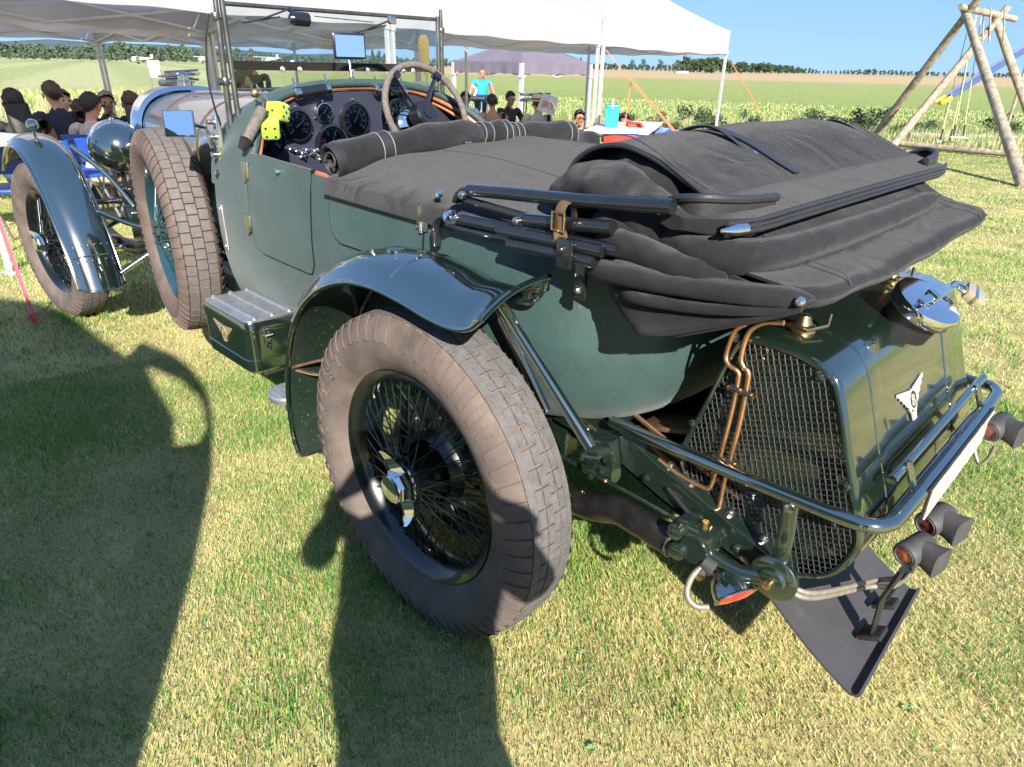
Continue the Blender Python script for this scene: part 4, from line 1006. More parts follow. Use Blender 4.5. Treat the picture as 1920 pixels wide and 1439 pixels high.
for y in (.235, -.235):
    m = MB(); a = tank_ring(y-.028, 1.017); b = tank_ring(y+.028, 1.017); c_ = tank_ring(y-.030, 1.0); d_ = tank_ring(y+.030, 1.0)
    m.grid([c_, a, tank_ring(y-.008, 1.020), tank_ring(y+.008, 1.020), b, d_], cv=True); m.obj('tank_strap', G_['tankpaint'], tank)
# woven stone guard on the end
m = MB(); poly = np.array([(p[0], p[2]) for p in tank_ring(0, .955)])
def clip(a, b, off, vert):
    hits = []
    for i in range(len(poly)):
        p, q = poly[i], poly[(i+1) % len(poly)]; e0 = a @ p-off; e1 = a @ q-off
        if (e0 < 0) != (e1 < 0): h = p+(q-p)*(e0/(e0-e1)); hits.append(b @ h)
    return (min(hits), max(hits)) if len(hits) >= 2 else None
ang = R(-19)                                   # wires follow the slope of the front edge
d1 = np.array((math.cos(ang), math.sin(ang))); d2 = np.array((-math.sin(ang), math.cos(ang)))
ptc = .0115
for a, b in ((d1, d2), (d2, d1)):
    lo, hi = (poly @ a).min(), (poly @ a).max(); k = lo+.004; idx = 0
    while k < hi:
        s = clip(a, b, k, 0)
        if s:
            nn = max(2, int((s[1]-s[0])/ptc)); pts = []
            for q in range(nn+1):
                p = a*k+b*(s[0]+(s[1]-s[0])*q/nn); w = .0012*(1 if (q+idx) % 2 else -1)*(1 if a is d1 else -1)
                pts.append((p[0], .398+w, p[1]))
            m.tube(pts, .0013, 4, cap=False)
        k += ptc; idx += 1
mesh_ = m.obj('stone_guard', pm('guard_wire', (.019, .022, .021), .5, var=.2), tank)
m = MB(); m.tube([(p[0], .398, p[2]) for p in tank_ring(0, .958)], .006, 8, closed=True); m.obj('guard_frame', G_['paintd'], mesh_)
for u, v in ((1540, 705), (1590, 912), (1378, 632), (1300, 795)):
    m = MB(); c = at(u, v, 1, .400); m.lathe([(.011, 0), (.011, .003), (.006, .004), (.006, .007), (.003, .009), (0, .009)], c, (0, 1, 0), 10); m.obj('guard_bolt', G_['paintd'], mesh_)
# copper pipes
for pts in ([(1400, 607), (1378, 622), (1362, 665), (1366, 684), (1383, 697), (1384, 715), (1368, 790), (1347, 868), (1336, 905), (1326, 916), (1300, 905), (1270, 888), (1235, 862)],
            [(1470, 606), (1432, 606), (1404, 625), (1390, 670), (1394, 688), (1403, 698), (1402, 720), (1386, 800), (1366, 872), (1355, 920), (1348, 955)]):
    m = MB(); m.tube(cat([at(u, v, 1, .412 if i > 2 else .408) for i, (u, v) in enumerate(pts)], 5), .0052, 10); m.obj('copper_pipe', G_['copper'], tank)
for u, v in ((1392, 733), (1360, 862)):
    m = MB(); a, b = at(u-22, v-8, 1, .418), at(u+22, v+10, 1, .418); m.tube([a, b], .012, 8, flat=.45, hint=(0, 1, 0))
    cl = m.obj('pipe_clip', G_['black'], tank)
    for q in (a, (a+b)/2, b):
        s = MB(); s.lathe([(.006, 0), (.005, .004), (0, .005)], q+np.array((0, .0055, 0)), (0, 1, 0), 8); s.obj('clip_screw', G_['brass'], cl)
for y in (.30, -.22):
    m = MB(); c = np.array((-.69, y, .900)); m.lathe([(.026, -.004), (.026, .008), (.018, .012), (.012, .03), (0, .032)], c, (0, 0, 1), 18); m.tube([c+(.02, .03, .012), c+(-.02, .035, .01), c+(-.04, -.02, .012), c+(-.035, -.04, .03)], .004, 6)
    m.obj('tank_union', G_['brass'], tank)
# filler
fa = np.array((-.47, .10, .88)); fa /= np.linalg.norm(fa); fc = at(1728, 577, 1, .0)
m = MB(); m.lathe([(.058, -.060), (.057, -.012), (.062, -.010), (.062, -.006)], fc, fa, 36); m.obj('filler_neck', G_['black'], tank)
m = MB(); m.lathe([(.062, -.008), (.070, -.006), (.073, 0), (.073, .018), (.070, .023), (.062, .0245), (0, .026)], fc, fa, 44); cap_ = m.obj('filler_cap', G_['chrome'], tank)
b1, b2, _ = basis(fa); best = None; want = np.array((95., -52.)); want /= np.linalg.norm(want)
for k in range(360):
    d = b1*math.cos(R(k))+b2*math.sin(R(k)); q = px(fc+d*.06)-px(fc); q /= np.linalg.norm(q)
    if best is None or q @ want > best[0]: best = (q @ want, d)
fx = best[1]; fy = np.cross(fa, fx); FR = np.stack([fx, fy, fa], 1)
m = MB(); m.rbox(fc+fa*.036+fx*.012, (.150, .018, .010), .003, FR); m.rbox(fc+fa*.038, (.030, .030, .018), .004, FR); m.tube([fc+fx*.085+fa*.036, fc+fx*.105+fa*.040], .006, 8); m.obj('cap_lever', G_['chrome'], cap_)
# padlock hung on the lever
pk = fc+fx*.108+fa*.040
pr_ = empty('padlock', tuple(pk), 'small brass and steel padlock hanging from the chrome fuel filler lever', 'padlock')
lx = np.array((-.62, -.25, -.40)); lx /= np.linalg.norm(lx)
FR2 = np.stack([fx*-1, np.cross(lx, -fx), lx], 1); q, _ = np.linalg.qr(FR2); 
side = np.cross(fa, lx); side /= np.linalg.norm(side); nrm = np.cross(lx, side); FR2 = np.stack([side, nrm, lx], 1)
m = MB(); m.rbox(pk+lx*.046, (.052, .022, .044), .004, FR2); m.obj('lock_body', pm('lock_brass', (.70, .58, .40), .28, metal=.7, var=.1), pr_)
m = MB(); m.rbox(pk+lx*.046, (.053, .0225, .009), .001, FR2); m.obj('lock_band', G_['nickel'], pr_)
m = MB(); m.tube([pk+lx*.030+side*(.014*math.cos(a))-lx*(.030*math.sin(a)) for a in np.linspace(0, math.pi, 14)], .0042, 8); m.obj('shackle', G_['chrome'], pr_)
# winged badge
def wings(c, ex, ey, nz, s, mat, par, nm='winged_badge'):
    m = MB(); up_ = []
    for sg in (1, -1):
        for k in range(5):
            q = k/5; m.prism([c+ex*sg*s*(.16+.0*k)+ey*s*(.30-.13*k-.03), c+ex*sg*s*(.98-.17*k)+ey*s*(.42-.13*k), c+ex*sg*s*(.95-.17*k)+ey*s*(.32-.13*k), c+ex*sg*s*.16+ey*s*(.30-.13*k-.14)], (0, 0, 0), nz*.003)
    m.prism([c+ex*s*.16+ey*s*-.3, c+ex*s*.12-ey*s*.52, c-ex*s*.12-ey*s*.52, c-ex*s*.16+ey*s*-.3], (0, 0, 0), nz*.003)
    m.lathe([(s*.27, 0), (s*.27, .004), (s*.22, .0045)], c, nz, 28)
    o = m.obj(nm, G_[mat], par, smooth=False)
    d = MB(); d.lathe([(s*.22, .0035), (0, .0036)], c, nz, 24); d.obj('badge_disc', G_['black'], o)
    V, F = letter_mesh('B', s*.42, .0008); b = MB(); b.add([c+nz*.0045+ex*p[0]+ey*(p[1]-s*.15)+nz*p[2] for p in V], F); b.obj('badge_letter', G_[mat], o, smooth=False)
    return o
tn = np.array((-.93, 0, .36)); tn /= np.linalg.norm(tn); ey = np.array((.36, 0, .93)); ey /= np.linalg.norm(ey)
bc = at(1710, 733, 1, .06); 
bc = np.array((-.8640, .055, .722)); wings(bc, np.array((0, -1.0, 0)), ey, tn, .088, 'badge', tank)
# cross rails below the tank face and bumper bar
m = MB(); bp = cat([(-.36, .455, .615), (-.60, .455, .617), (-.80, .45, .617), (-.90, .445, .618), (-.938, .435, .62), (-.957, .405, .62), (-.962, .36, .62), (-.965, .10, .62), (-.965, -.15, .62), (-.962, -.36, .62), (-.957, -.405, .62), (-.938, -.435, .62), (-.90, -.445, .618), (-.60, -.455, .617), (-.36, -.455, .615)], 6)
m.tube(bp, .0145, 14); bump_ = m.obj('bumper_bar', G_['paint'], car)
for (x, z) in ((-.925, .665), (-.938, .575)):
    m = MB(); m.tube([(x, .33, z), (x, -.36, z)], .010, 10); m.obj('cross_bar', G_['paint'], bump_)
for y in (.26, -.26):
    m = MB(); m.tube([(-.93, y, .68), (-.955, y, .62), (-.94, y, .55)], .008, 8); m.obj('bar_stay', G_['paint'], bump_)
# number plate (edge on to the viewer)
m = MB(); m.rbox((-.982, -.01, .592), (.004, .50, .072), .002); plate = m.obj('number_plate', G_['offwhite'], bump_, smooth=False)
m = MB(); m.box((-.978, -.01, .592), (.004, .515, .082)); m.obj('plate_backing', G_['black'], plate)
# rubber-hooded tail lamps
def tail(c, ax, lens, s=1.0):
    c = np.array(c); ax = np.array(ax, float); ax /= np.linalg.norm(ax)
    m = MB(); m.lathe([(.020*s, .004), (.031*s, .006), (.0345*s, 0), (.034*s, -.02), (.034*s, -.062), (.028*s, -.068), (0, -.068)], c, ax, 28)
    back = np.cross(ax, np.array((0, 0, 1.0))); back /= np.linalg.norm(back)
    if back[0] > 0: back = -back
    rows = []
    for q in range(8):
        k = q/7; cc = c-ax*.034+back*(.004+.064*k)*s; row = []
        for j in range(20):
            t_ = 2*math.pi*j/20; n_e = 1-.55*k; ca, sa = math.cos(t_), math.sin(t_)
            row.append(cc+ax*(.030+.004*k)*s*math.copysign(abs(ca)**n_e, ca)+np.array((0, 0, 1.))*(.033-.004*math.sin(k*3)+.004*k)*s*math.copysign(abs(sa)**n_e, sa))
        rows.append(row)
    m.grid(rows, cv=True); m.add(rows[-1], [tuple(range(20))])
    o = m.obj('tail_lamp', G_['rubber'], bump_, angle=45)
    l = MB(); l.lathe([(.024*s, .003), (.015*s, .0045), (0, .006)], c, ax, 20); l.obj('lens', G_[lens], o)
    l = MB(); l.lathe([(.0235*s, .003), (.0255*s, .007), (.0275*s, .004)], c, ax, 24); l.obj('lens_ring', G_['rubber'], o)
    return o
tail(at(1698, 1041, 0, -.972), (.30, .93, -.16), 'amber', .80)
tail(at(1738, 984, 0, -.980), (.30, .93, -.16), 'darkred', .80)
tail(at(1856, 808, 0, -.992), (.30, .93, -.16), 'darkred', .80)
# ---- chassis rail, spring and damper
for sg in (1, -1):
    prof = [(-.16, .620), (-.30, .600), (-.40, .575), (-.47, .545), (-.74, .462), (-.80, .445), (-.815, .415), (-.78, .385), (-.70, .398), (-.50, .455), (-.40, .49), (-.30, .515), (-.16, .53)]
    y0, y1 = sg*.375, sg*.432
    m = MB(); m.prism([(x, y1, z) for x, z in prof], (0, 0, 0), (0, -sg*.006, 0))
    top = prof[:7]; m.prism([(x, y1, z) for x, z in top]+[(x, y1, z-.006) for x, z in top[::-1]], (0, 0, 0), (0, -sg*.060, 0))
    bot = prof[7:]; m.prism([(x, y1, z) for x, z in bot]+[(x, y1, z+.006) for x, z in bot[::-1]], (0, 0, 0), (0, -sg*.060, 0))
    m.box((1.4, sg*.40, .50), (3.2, .05, .13)) if sg else None
    rl = m.obj('chassis_rail', G_['paintd'], car, angle=25)
    if sg > 0:
        m = MB(); m.tube([(x, y1-.001, z-.001) for x, z in top], .004, 6); m.obj('rail_edge', G_['paintd'], rl)
        for (x, z) in ((-.25, .607), (-.36, .586), (-.50, .535), (-.56, .517), (-.66, .486), (-.74, .462)):
            m = MB(); m.lathe([(.011, 0), (.011, .003), (.007, .005), (.007, .010), (.004, .012), (0, .012)], (x, .405, z+.001), (-.29, 0, .95), 8); m.obj('bolt', G_['nickel'], rl)
        for (x, z, r) in ((-.27, .555, .012), (-.33, .545, .008), (-.60, .455, .012), (-.70, .43, .008)):
            m = MB(); m.lathe([(r, 0), (r, .005), (r*.6, .008), (0, .008)], (x, .432, z), (0, 1, 0), 10); m.obj('bolt', G_['paintd'], rl)
m = MB(); m.rbox((-.33, .452, .520), (.10, .035, .075), .006, rotm((0, 1, 0), R(14))); m.lathe([(.026, 0), (.026, .012), (.020, .014), (0, .014)], (-.32, .47, .515), (0, 1, 0), 20)
m.tube([(-.30, .46, .47), (-.39, .46, .485)], .020, 12); m.lathe([(.014, 0), (.014, .012), (0, .013)], (-.375, .468, .525), (0, 1, 0), 10); m.obj('spring_hanger', G_['paintd'], car, angle=30)
sp1 = bulge([(.25, .47, .36), (.0, .47, .325), (-.22, .472, .350), (-.34, .472, .372), (-.42, .472, .40), (-.53, .472, .395), (-.585, .472, .392)], (.030, .030), 1.25, 'leather_spring_gaiter', 31, par=car, mat='gaiter', hint=(0, 1, 0), amp=.10)
m = MB(); m.lathe([(.007, 0), (.006, .006), (0, .008)], (-.30, .472, .397), (0, 0, 1), 10); m.obj('gaiter_stud', G_['nickel'], car)
m = MB(); m.tube([(-.563, .470, .39), (-.572, .470, .389)], .036, 14); m.obj('gaiter_clip', G_['rubber'], car)
# damper
m = MB(); c = np.array((-.635, .475, .425)); m.tube([c+(0, -.04, 0), c+(0, .03, 0)], .033, 18); m.tube([c+(.035, -.03, -.02), c+(.035, .035, -.02)], .022, 14); m.tube([c+(.045, -.03, .03), c+(.045, .035, .03)], .020, 14)
m.rbox(c+np.array((.01, .0, .01)), (.095, .05, .085), .01); dm = m.obj('damper', G_['paintd'], car, angle=30)
for dx, dz in ((.035, -.02), (.045, .03)):
    m = MB(); m.lathe([(.019, 0), (.019, .006), (.014, .008), (0, .008)], c+np.array((dx, .033, dz)), (0, 1, 0), 16); m.rbox(c+np.array((dx, .041, dz)), (.026, .003, .004), .001); m.obj('damper_cap', G_['paintd'], dm)
m = MB(); m.tube([c+(-.005, .0, .045), c+(-.005, .0, .065)], .009, 6); m.tube([c+(-.03, .03, -.045), c+(-.03, .045, -.045)], .010, 6); m.tube([c+(.0, .0, .03), c+(-.03, .01, .035)], .017, 12); m.obj('damper_bolts', G_['brass'], dm)
m = MB(); m.tube(cat([(-.66, .48, .42), (-.72, .48, .415), (-.77, .475, .425), (-.80, .47, .44)], 5), [.014]*16, 12); m.tube([(-.67, .48, .385), (-.73, .48, .395), (-.78, .475, .42)], .012, 12); m.obj('damper_arm', G_['paintd'], car)
# rear spring eye disc and bumper hanger
m = MB(); c = np.array((-.800, .470, .432)); m.lathe([(0, -.012), (.046, -.012), (.050, -.006), (.050, .002), (.046, .006), (.030, .008), (.026, .016), (.014, .018), (0, .018)], c, (0, 1, 0), 32); m.obj('spring_eye_plate', G_['paintd'], car)
m = MB(); m.lathe([(.010, .016), (.010, .032), (.006, .034), (0, .034)], c, (0, 1, 0), 10); m.obj('eye_bolt', G_['brass'], car)
m = MB(); m.tube(cat([(-.800, .462, .445), (-.803, .466, .50), (-.800, .460, .55), (-.795, .456, .60), (-.797, .446, .628)], 5), .017, 8, flat=.3, hint=(1, 0, 0)); m.obj('bumper_hanger', G_['paintd'], car)
m = MB(); m.lathe([(.010, 0), (.009, .007), (0, .009)], (-.797, .462, .600), (0, 1, .2), 8); m.obj('hanger_bolt', G_['nickel'], car)
# dome-backed red reflector lamp
c = np.array((-.745, .505, .372)); lx_ = np.array((-.80, .35, -.48)); lx_ /= np.linalg.norm(lx_)
x, y, z = basis(lx_); m = MB(); rows = []
for q in range(10):
    k = q/9; r = math.sqrt(max(0, 1-(1-k)**2.2)); rows.append([c+lx_*(-.060+.060*k)+(x*.047*math.copysign(abs(math.cos(a))**.8, math.cos(a))+y*.028*math.copysign(abs(math.sin(a))**.8, math.sin(a)))*r for a in np.linspace(0, 2*math.pi, 28, endpoint=False)])
m.grid(rows, cv=True); rl = m.obj('rear_lamp', G_['paint'], car)
m = MB(); rows = [[c+lx_*h+(x*.047*math.copysign(abs(math.cos(a))**.8, math.cos(a))+y*.028*math.copysign(abs(math.sin(a))**.8, math.sin(a)))*k for a in np.linspace(0, 2*math.pi, 28, endpoint=False)] for k, h in ((.93, -.001), (.9, .004), (.6, .008), (.02, .010))]
m.grid(rows, cv=True); m.obj('lens', G_['redglass'], rl)
m = MB(); m.tube([p for p in [c+lx_*.001+(x*.048*math.copysign(abs(math.cos(a))**.8, math.cos(a))+y*.029*math.copysign(abs(math.sin(a))**.8, math.sin(a))) for a in np.linspace(0, 2*math.pi, 28, endpoint=False)]], .003, 6, closed=True); m.obj('lens_rim', G_['paint'], rl)
def conduit(pts, r=.0065, name='wiring_conduit'):
    P = cat(pts, 14); m = MB(); m.tube(P, [r*(1+.09*(i % 2)) for i in range(len(P))], 10); return m.obj(name, G_['conduit'], car)
conduit([(-.665, .50, .405), (-.652, .525, .375), (-.655, .54, .340), (-.675, .535, .318), (-.700, .52, .320)], .0068)
L1 = at(1698, 1041, 0, -.972)
conduit([(-.80, .45, .425), (-.86, .43, .395), L1+np.array((.050, -.012, -.125)), L1+np.array((.012, -.018, -.105)), L1+np.array((-.010, -.022, -.066)), L1+np.array((-.016, -.026, -.03))], .0058)
conduit([(-.80, .44, .428), (-.86, .42, .402), L1+np.array((.045, -.034, -.118)), L1+np.array((.008, -.05, -.095)), L1+np.array((-.012, -.07, -.055)), L1+np.array((-.016, -.08, -.02))], .0054)
conduit([(-.955, -.32, .50), (-.985, -.30, .46), (-1.0, -.30, .48), (-1.005, -.30, .52)], .005)
m = MB(); m.tube([(-.685, .495, .40), (-.66, .50, .41)], [.020, .014], 12); m.tube([(-.672, .50, .398), (-.662, .51, .385)], .011, 10); m.obj('lamp_cable_boot', G_['rubber'], car)
# black splash board under the tail
A, B, C_, D_ = np.array((-.985, .43, .225)), np.array((-.972, .005, .225)), np.array((-.775, .005, .352)), np.array((-.785, .425, .352))
rows = [[D_+(C_-D_)*t+(A-D_+((B-C_)-(A-D_))*t)*s+np.array((0, 0, -.010*math.sin(s*math.pi))) for t in np.linspace(0, 1, 8)] for s in np.linspace(0, 1, 8)]
rows.append([r+np.array((-.010, 0, .004)) for r in rows[-1]]); rows.append([r+np.array((-.004, 0, .010)) for r in rows[-1]])
m = MB(); m.shell(rows, .006); bd = m.obj('splash_board', G_['flap'], car, angle=30)
m = MB(); a, b = np.array((-.965, .275, .278)), np.array((-.985, .30, .47)); m.tube([a, (a+b)/2+np.array((.01, 0, 0)), b], .019, 8, flat=.3, hint=(0, 1, 0)); m.rbox(a+np.array((.0, .0, -.012)), (.05, .05, .012), .003, rotm((0, 1, 0), R(30))); m.obj('board_bracket', G_['black'], bd)
m = MB(); m.tube([np.array((-.955, .17, .285)), np.array((-.985, .22, .42))], .012, 8, flat=.35, hint=(0, 1, 0)); m.rbox((-.955, .17, .275), (.05, .04, .012), .003, rotm((0, 1, 0), R(30))); m.obj('board_bracket', G_['black'], bd)

# ---- running-board tool box
tb = MB(); X0, X1, Y0, Y1, Z0, Z1 = .872, 1.215, .560, .768, .425, .600
def rrect(x0, x1, y0, y1, z, r, n=6):
    pts = []
    for (cx, cy, a0) in ((x1-r, y1-r, 0), (x0+r, y1-r, 90), (x0+r, y0+r, 180), (x1-r, y0+r, 270)):
        for k in range(n+1): a = R(a0+90*k/n); pts.append((cx+r*math.cos(a), cy+r*math.sin(a), z))
    return pts
def lofted(levels, mats, name, par):
    m = MB(); rws = [rrect(X0-e, X1+e, Y0-e, Y1+e, z, r) for z, e, r in levels]; m.grid(rws, cv=True); n = len(rws[0]); m.add(rws[0], [tuple(range(n))[::-1]]); m.add(rws[-1], [tuple(range(n))]); return m.obj(name, mats, par, angle=35)
tbx = lofted([(Z0-.012, -.012, .03), (Z0, -.001, .034), (Z0+.035, 0, .036), (Z0+.037, .003, .037), (Z0+.040, .003, .037), (Z0+.042, 0, .036), (.556, 0, .036)], G_['paint'], 'tool_box', car)
lid = lofted([(.5575, .0025, .037), (.560, .003, .037), (.594, .003, .037), (.600, .0, .036)], G_['paint'], 'lid', tbx)
lofted([(.6005, -.004, .034), (.603, -.004, .034), (.604, -.006, .033)], G_['alu'], 'lid_plate', tbx)
for k in range(3):
    y = Y0+.042+k*.062; m = MB(); m.tube([(X0+.016, y, .606), (X1-.016, y, .606)], .0068, 8, flat=.8)
    for x in (X0+.018, X1-.018): m.lathe([(.009, -.002), (.009, .006), (.005, .009), (0, .010)], (x, y, .604), (0, 0, 1), 10)
    m.obj('tread_strip', G_['alu'], tbx)
m = MB(); c = np.array((X0-.004, .70, .545)); m.rbox(c, (.006, .022, .062), .002); m.rbox(c+np.array((-.006, 0, .018)), (.010, .026, .016), .003); m.rbox(c+np.array((-.008, 0, -.012)), (.010, .018, .034), .003); m.tube([c+(-.012, -.014, .005), c+(-.012, .014, .005)], .003, 6); m.tube([c+(-.008, 0, -.03), c+(-.010, 0, -.045)], [.008, .005], 8)
m.obj('latch', G_['chrome'], tbx)
wings(np.array((1.045, Y1+.001, .530)), np.array((-1.0, 0, 0)), np.array((0, 0, 1.0)), np.array((0, 1.0, 0)), .070, 'badgegold', tbx)
rb = MB(); rb.rbox((1.04, .64, .402), (.30, .16, .020), .008); rb.obj('running_board', G_['black'], car)
sb = MB(); sb.lathe([(0, -.012), (.062, -.012), (.066, -.004), (.066, .004), (.060, .010), (0, .010)], (.60, .775, .455), (0, 0, 1), 28)
for k in range(6): sb.box((.60, .735+.016*k, .4665), (.09, .006, .006))
sb.rbox((.60, .765, .42), (.05, .05, .06), .006); sb.obj('foot_step', G_['alu'], car)

# stitched seams on the folded hood
def stitch(pts, name='seam', r=.0016, par=hood):
    m = MB(); m.tube(cat(pts, 6), r, 5); return m.obj(name, G_['rubber'], par)
for y in (.52, -.50):
    stitch([(-.560, y, 1.180), (-.50, y*.99, 1.204), (-.44, y*.985, 1.233), (-.37, y*.98, 1.253), (-.30, y*.975, 1.246)])
fr = np.array([v.co for v in flap.data.vertices])
for y in (.44, -.42):
    q = [p for p in [(-.60, y, 1.118), (-.64, y, 1.102), (-.70, y, 1.079), (-.75, y, 1.070), (-.79, y, 1.062), (-.805, y, 1.045)]]; stitch(q)

# brake rods, pipes and shackle details around the tail of the chassis
for pts, r, mt, nm in (([(.05, .46, .47), (-.20, .455, .455), (-.40, .45, .445), (-.60, .455, .44)], .006, 'paintd', 'brake_rod'), ([(-.18, .44, .58), (-.28, .446, .55), (-.34, .45, .50), (-.36, .46, .45)], .005, 'copper', 'brake_pipe'),
                       ([(-.52, .44, .50), (-.58, .452, .475), (-.63, .462, .455)], .005, 'black', 'cable'), ([(-.36, .36, .60), (-.50, .37, .56), (-.66, .37, .51)], .006, 'copper', 'fuel_pipe')):
    m = MB(); m.tube(cat(pts, 6), r, 8); m.obj(nm, G_[mt], car)
m = MB(); m.rbox((-.57, .45, .405), (.09, .012, .05), .003, rotm((0, 1, 0), R(18))); m.obj('shackle_plate', G_['paintd'], car)
m = MB(); m.rbox((-.44, .30, .585), (.16, .10, .012), .003, rotm((0, 1, 0), R(16))); m.obj('tank_bracket', G_['leather'], car)
for (x, y, z) in ((-.53, .458, .418), (-.61, .458, .394), (-.46, .436, .50), (-.65, .434, .43), (-.30, .478, .50), (-.36, .478, .49), (-.33, .478, .46)):
    m = MB(); m.lathe([(.009, 0), (.009, .004), (.006, .005), (.006, .010), (0, .011)], (x, y, z), (0, 1, 0), 8); m.obj('bolt', G_['paintd'], car)
# ------------------------------------------------------------------ tents
G_['tent'] = pm('white_tent_cloth', (.54, .535, .555), .75, var=.05, vs=3, bump=.4, bs=5, spec=.2)
G_['lilac'] = pm('faded_lilac_cloth', (.36, .32, .40), .8, var=.05, vs=3, bump=.15, bs=9, spec=.2)
for k in ('tent', 'lilac'):
    t = G_[k].node_tree; b = t.nodes['Principled BSDF']; tl = t.nodes.new('ShaderNodeBsdfTranslucent'); tl.inputs[0].default_value = (.92, .90, .94, 1) if k == 'tent' else (.36, .32, .40, 1)
    ms = t.nodes.new('ShaderNodeMixShader'); ms.inputs[0].default_value = .6; t.links.new(b.outputs[0], ms.inputs[1]); t.links.new(tl.outputs[0], ms.inputs[2]); t.links.new(ms.outputs[0], t.nodes['Material Output'].inputs[0])
G_['tube'] = pm('grey_tent_tube', (.50, .50, .52), .4, metal=.3, var=.08)
G_['darktube'] = pm('dark_tent_tube', (.05, .05, .055), .5, var=.1)
def gazebo(name, label, origin, adir, size, zv, val, rise, mat, legmat, tilt=0, group=None, legw=.034, sag=.10, darkleg=()):
    a = np.array((adir[0], adir[1], 0.)); a /= np.linalg.norm(a); b = np.array((a[1], -a[0], 0.)) 
    o = np.array((origin[0], origin[1], 0.)); up_ = np.array((0, 0, 1.))
    root = empty(name, (o[0], o[1], ground_z(o[0], o[1])), label, 'tent', group)
    def pt(i, j, z): return o+a*i+b*j+up_*(z+tilt*i)
    S = size; ze = zv+val; c = S/2
    for side in range(4):
        def sp(t, w):      # t along the eave 0..1, w from eave to apex 0..1
            e = [(t*S, 0), (S, t*S), ((1-t)*S, S), (0, (1-t)*S)][side]
            x = e[0]+(c-e[0])*w; y = e[1]+(c-e[1])*w
            z = ze+rise*(w-sag*4*w*(1-w)*.9)-.03*math.sin(math.pi*t)*(1-w)**2-.012*math.sin(9*t+side)*math.sin(math.pi*w)
            return pt(x, y, z)
        m = MB(); m.shell([[sp(t, w) for w in np.linspace(0, .995, 12)] for t in np.linspace(0, 1, 18)], .003); m.obj('roof_panel', mat, root, angle=30)
        def vp(t, w):
            e = [(t*S, 0), (S, t*S), ((1-t)*S, S), (0, (1-t)*S)][side]; nrm = [(0, -1), (1, 0), (0, 1), (-1, 0)][side]
            d = .012+.014*math.sin(t*17+side*2)*w+.01*math.sin(t*41)*w
            return pt(e[0]+nrm[0]*d, e[1]+nrm[1]*d, ze-val*w-.015*math.sin(math.pi*t)*w+.008*math.sin(t*23+side)*w)
        m = MB(); m.shell([[vp(t, w) for w in np.linspace(0, 1, 5)] for t in np.linspace(0, 1, 40)], .003); m.obj('valance', mat, root, angle=50)
        # scissor truss
        for k in range(2):
            for fl in (0, 1):
                def tp(t, dz):
                    e = [(t*S, .02), (S-.02, t*S), ((1-t)*S, S-.02), (.02, (1-t)*S)][side]; return pt(e[0], e[1], ze-.05-dz)
                m = MB(); m.tube([tp(k*.5, .26*fl), tp(k*.5+.5, .26*(1-fl))], .011, 6, flat=1.6); m.obj('truss_bar', legmat, root)
    for k, (i, j) in enumerate(((.01, .01), (S-.01, .01), (S-.01, S-.01), (.01, S-.01))):
        p = pt(i, j, 0); zg = ground_z(p[0], p[1]); m = MB(); r3 = np.stack([a, b, up_], 1)
        m.box((p[0], p[1], (zg+ze-.02)/2+tilt*i/2), (legw, legw, ze-.02-zg+tilt*i), r3); m.box((p[0], p[1], zg+.006), (.10, .10, .012), r3); m.rbox((p[0], p[1], ze-.30+tilt*i), (legw*1.5, legw*1.5, .06), .004, r3)
        m.obj('leg', G_['darktube'] if k in darkleg else legmat, root, smooth=False)
    m = MB(); m.tube([pt(c, c, ze+rise*.55), pt(c, c, ze+rise*.97)], .02, 8); m.obj('centre_pole', legmat, root)
    return root
gz = 'white pop-up tents in a row'
gazebo('white_tent', 'white pop-up tent with the orange ratchet strap tied to its corner leg', (5.0, -6.2), (-.07, .9975), 3.5, 1.64, .30, .78, G_['tent'], G_['tube'], .012, gz)
gazebo('white_tent', 'white pop-up tent over the seated group, reaching past the car bonnet', (4.75, -2.66), (-.07, .9975), 3.5, 1.69, .30, .78, G_['tent'], G_['tube'], .012, gz)
gazebo('white_tent', 'white pop-up tent behind the strapped tent, facing the field', (8.55, -5.95), (-.07, .9975), 3.5, 1.60, .28, .72, G_['tent'], G_['tube'], .008, gz)
gazebo('white_tent', 'white pop-up tent at the back, beyond the seated group', (8.30, -2.42), (-.07, .9975), 3.5, 1.62, .28, .72, G_['tent'], G_['tube'], .008, gz)
gazebo('white_tent', 'white pop-up tent standing over the cooler table and blue chairs', (4.77, -9.15), (.06, .998), 2.93, 1.595, .33, 1.0, G_['tent'], G_['tube'], .012, gz)
# lilac gazebo further off
q0 = atd(978, 128, 17.0); q1 = atd(863, 122, 18.6)
gazebo('lilac_gazebo', 'faded lilac gazebo standing in front of the green field', (q0[0], q0[1]), ((q1-q0)[0], (q1-q0)[1]), 2.45, 1.22, .24, .62, G_['lilac'], pm('lilac_leg', (.42, .38, .45), .6), 0, None, .085, .06, darkleg=(2,))

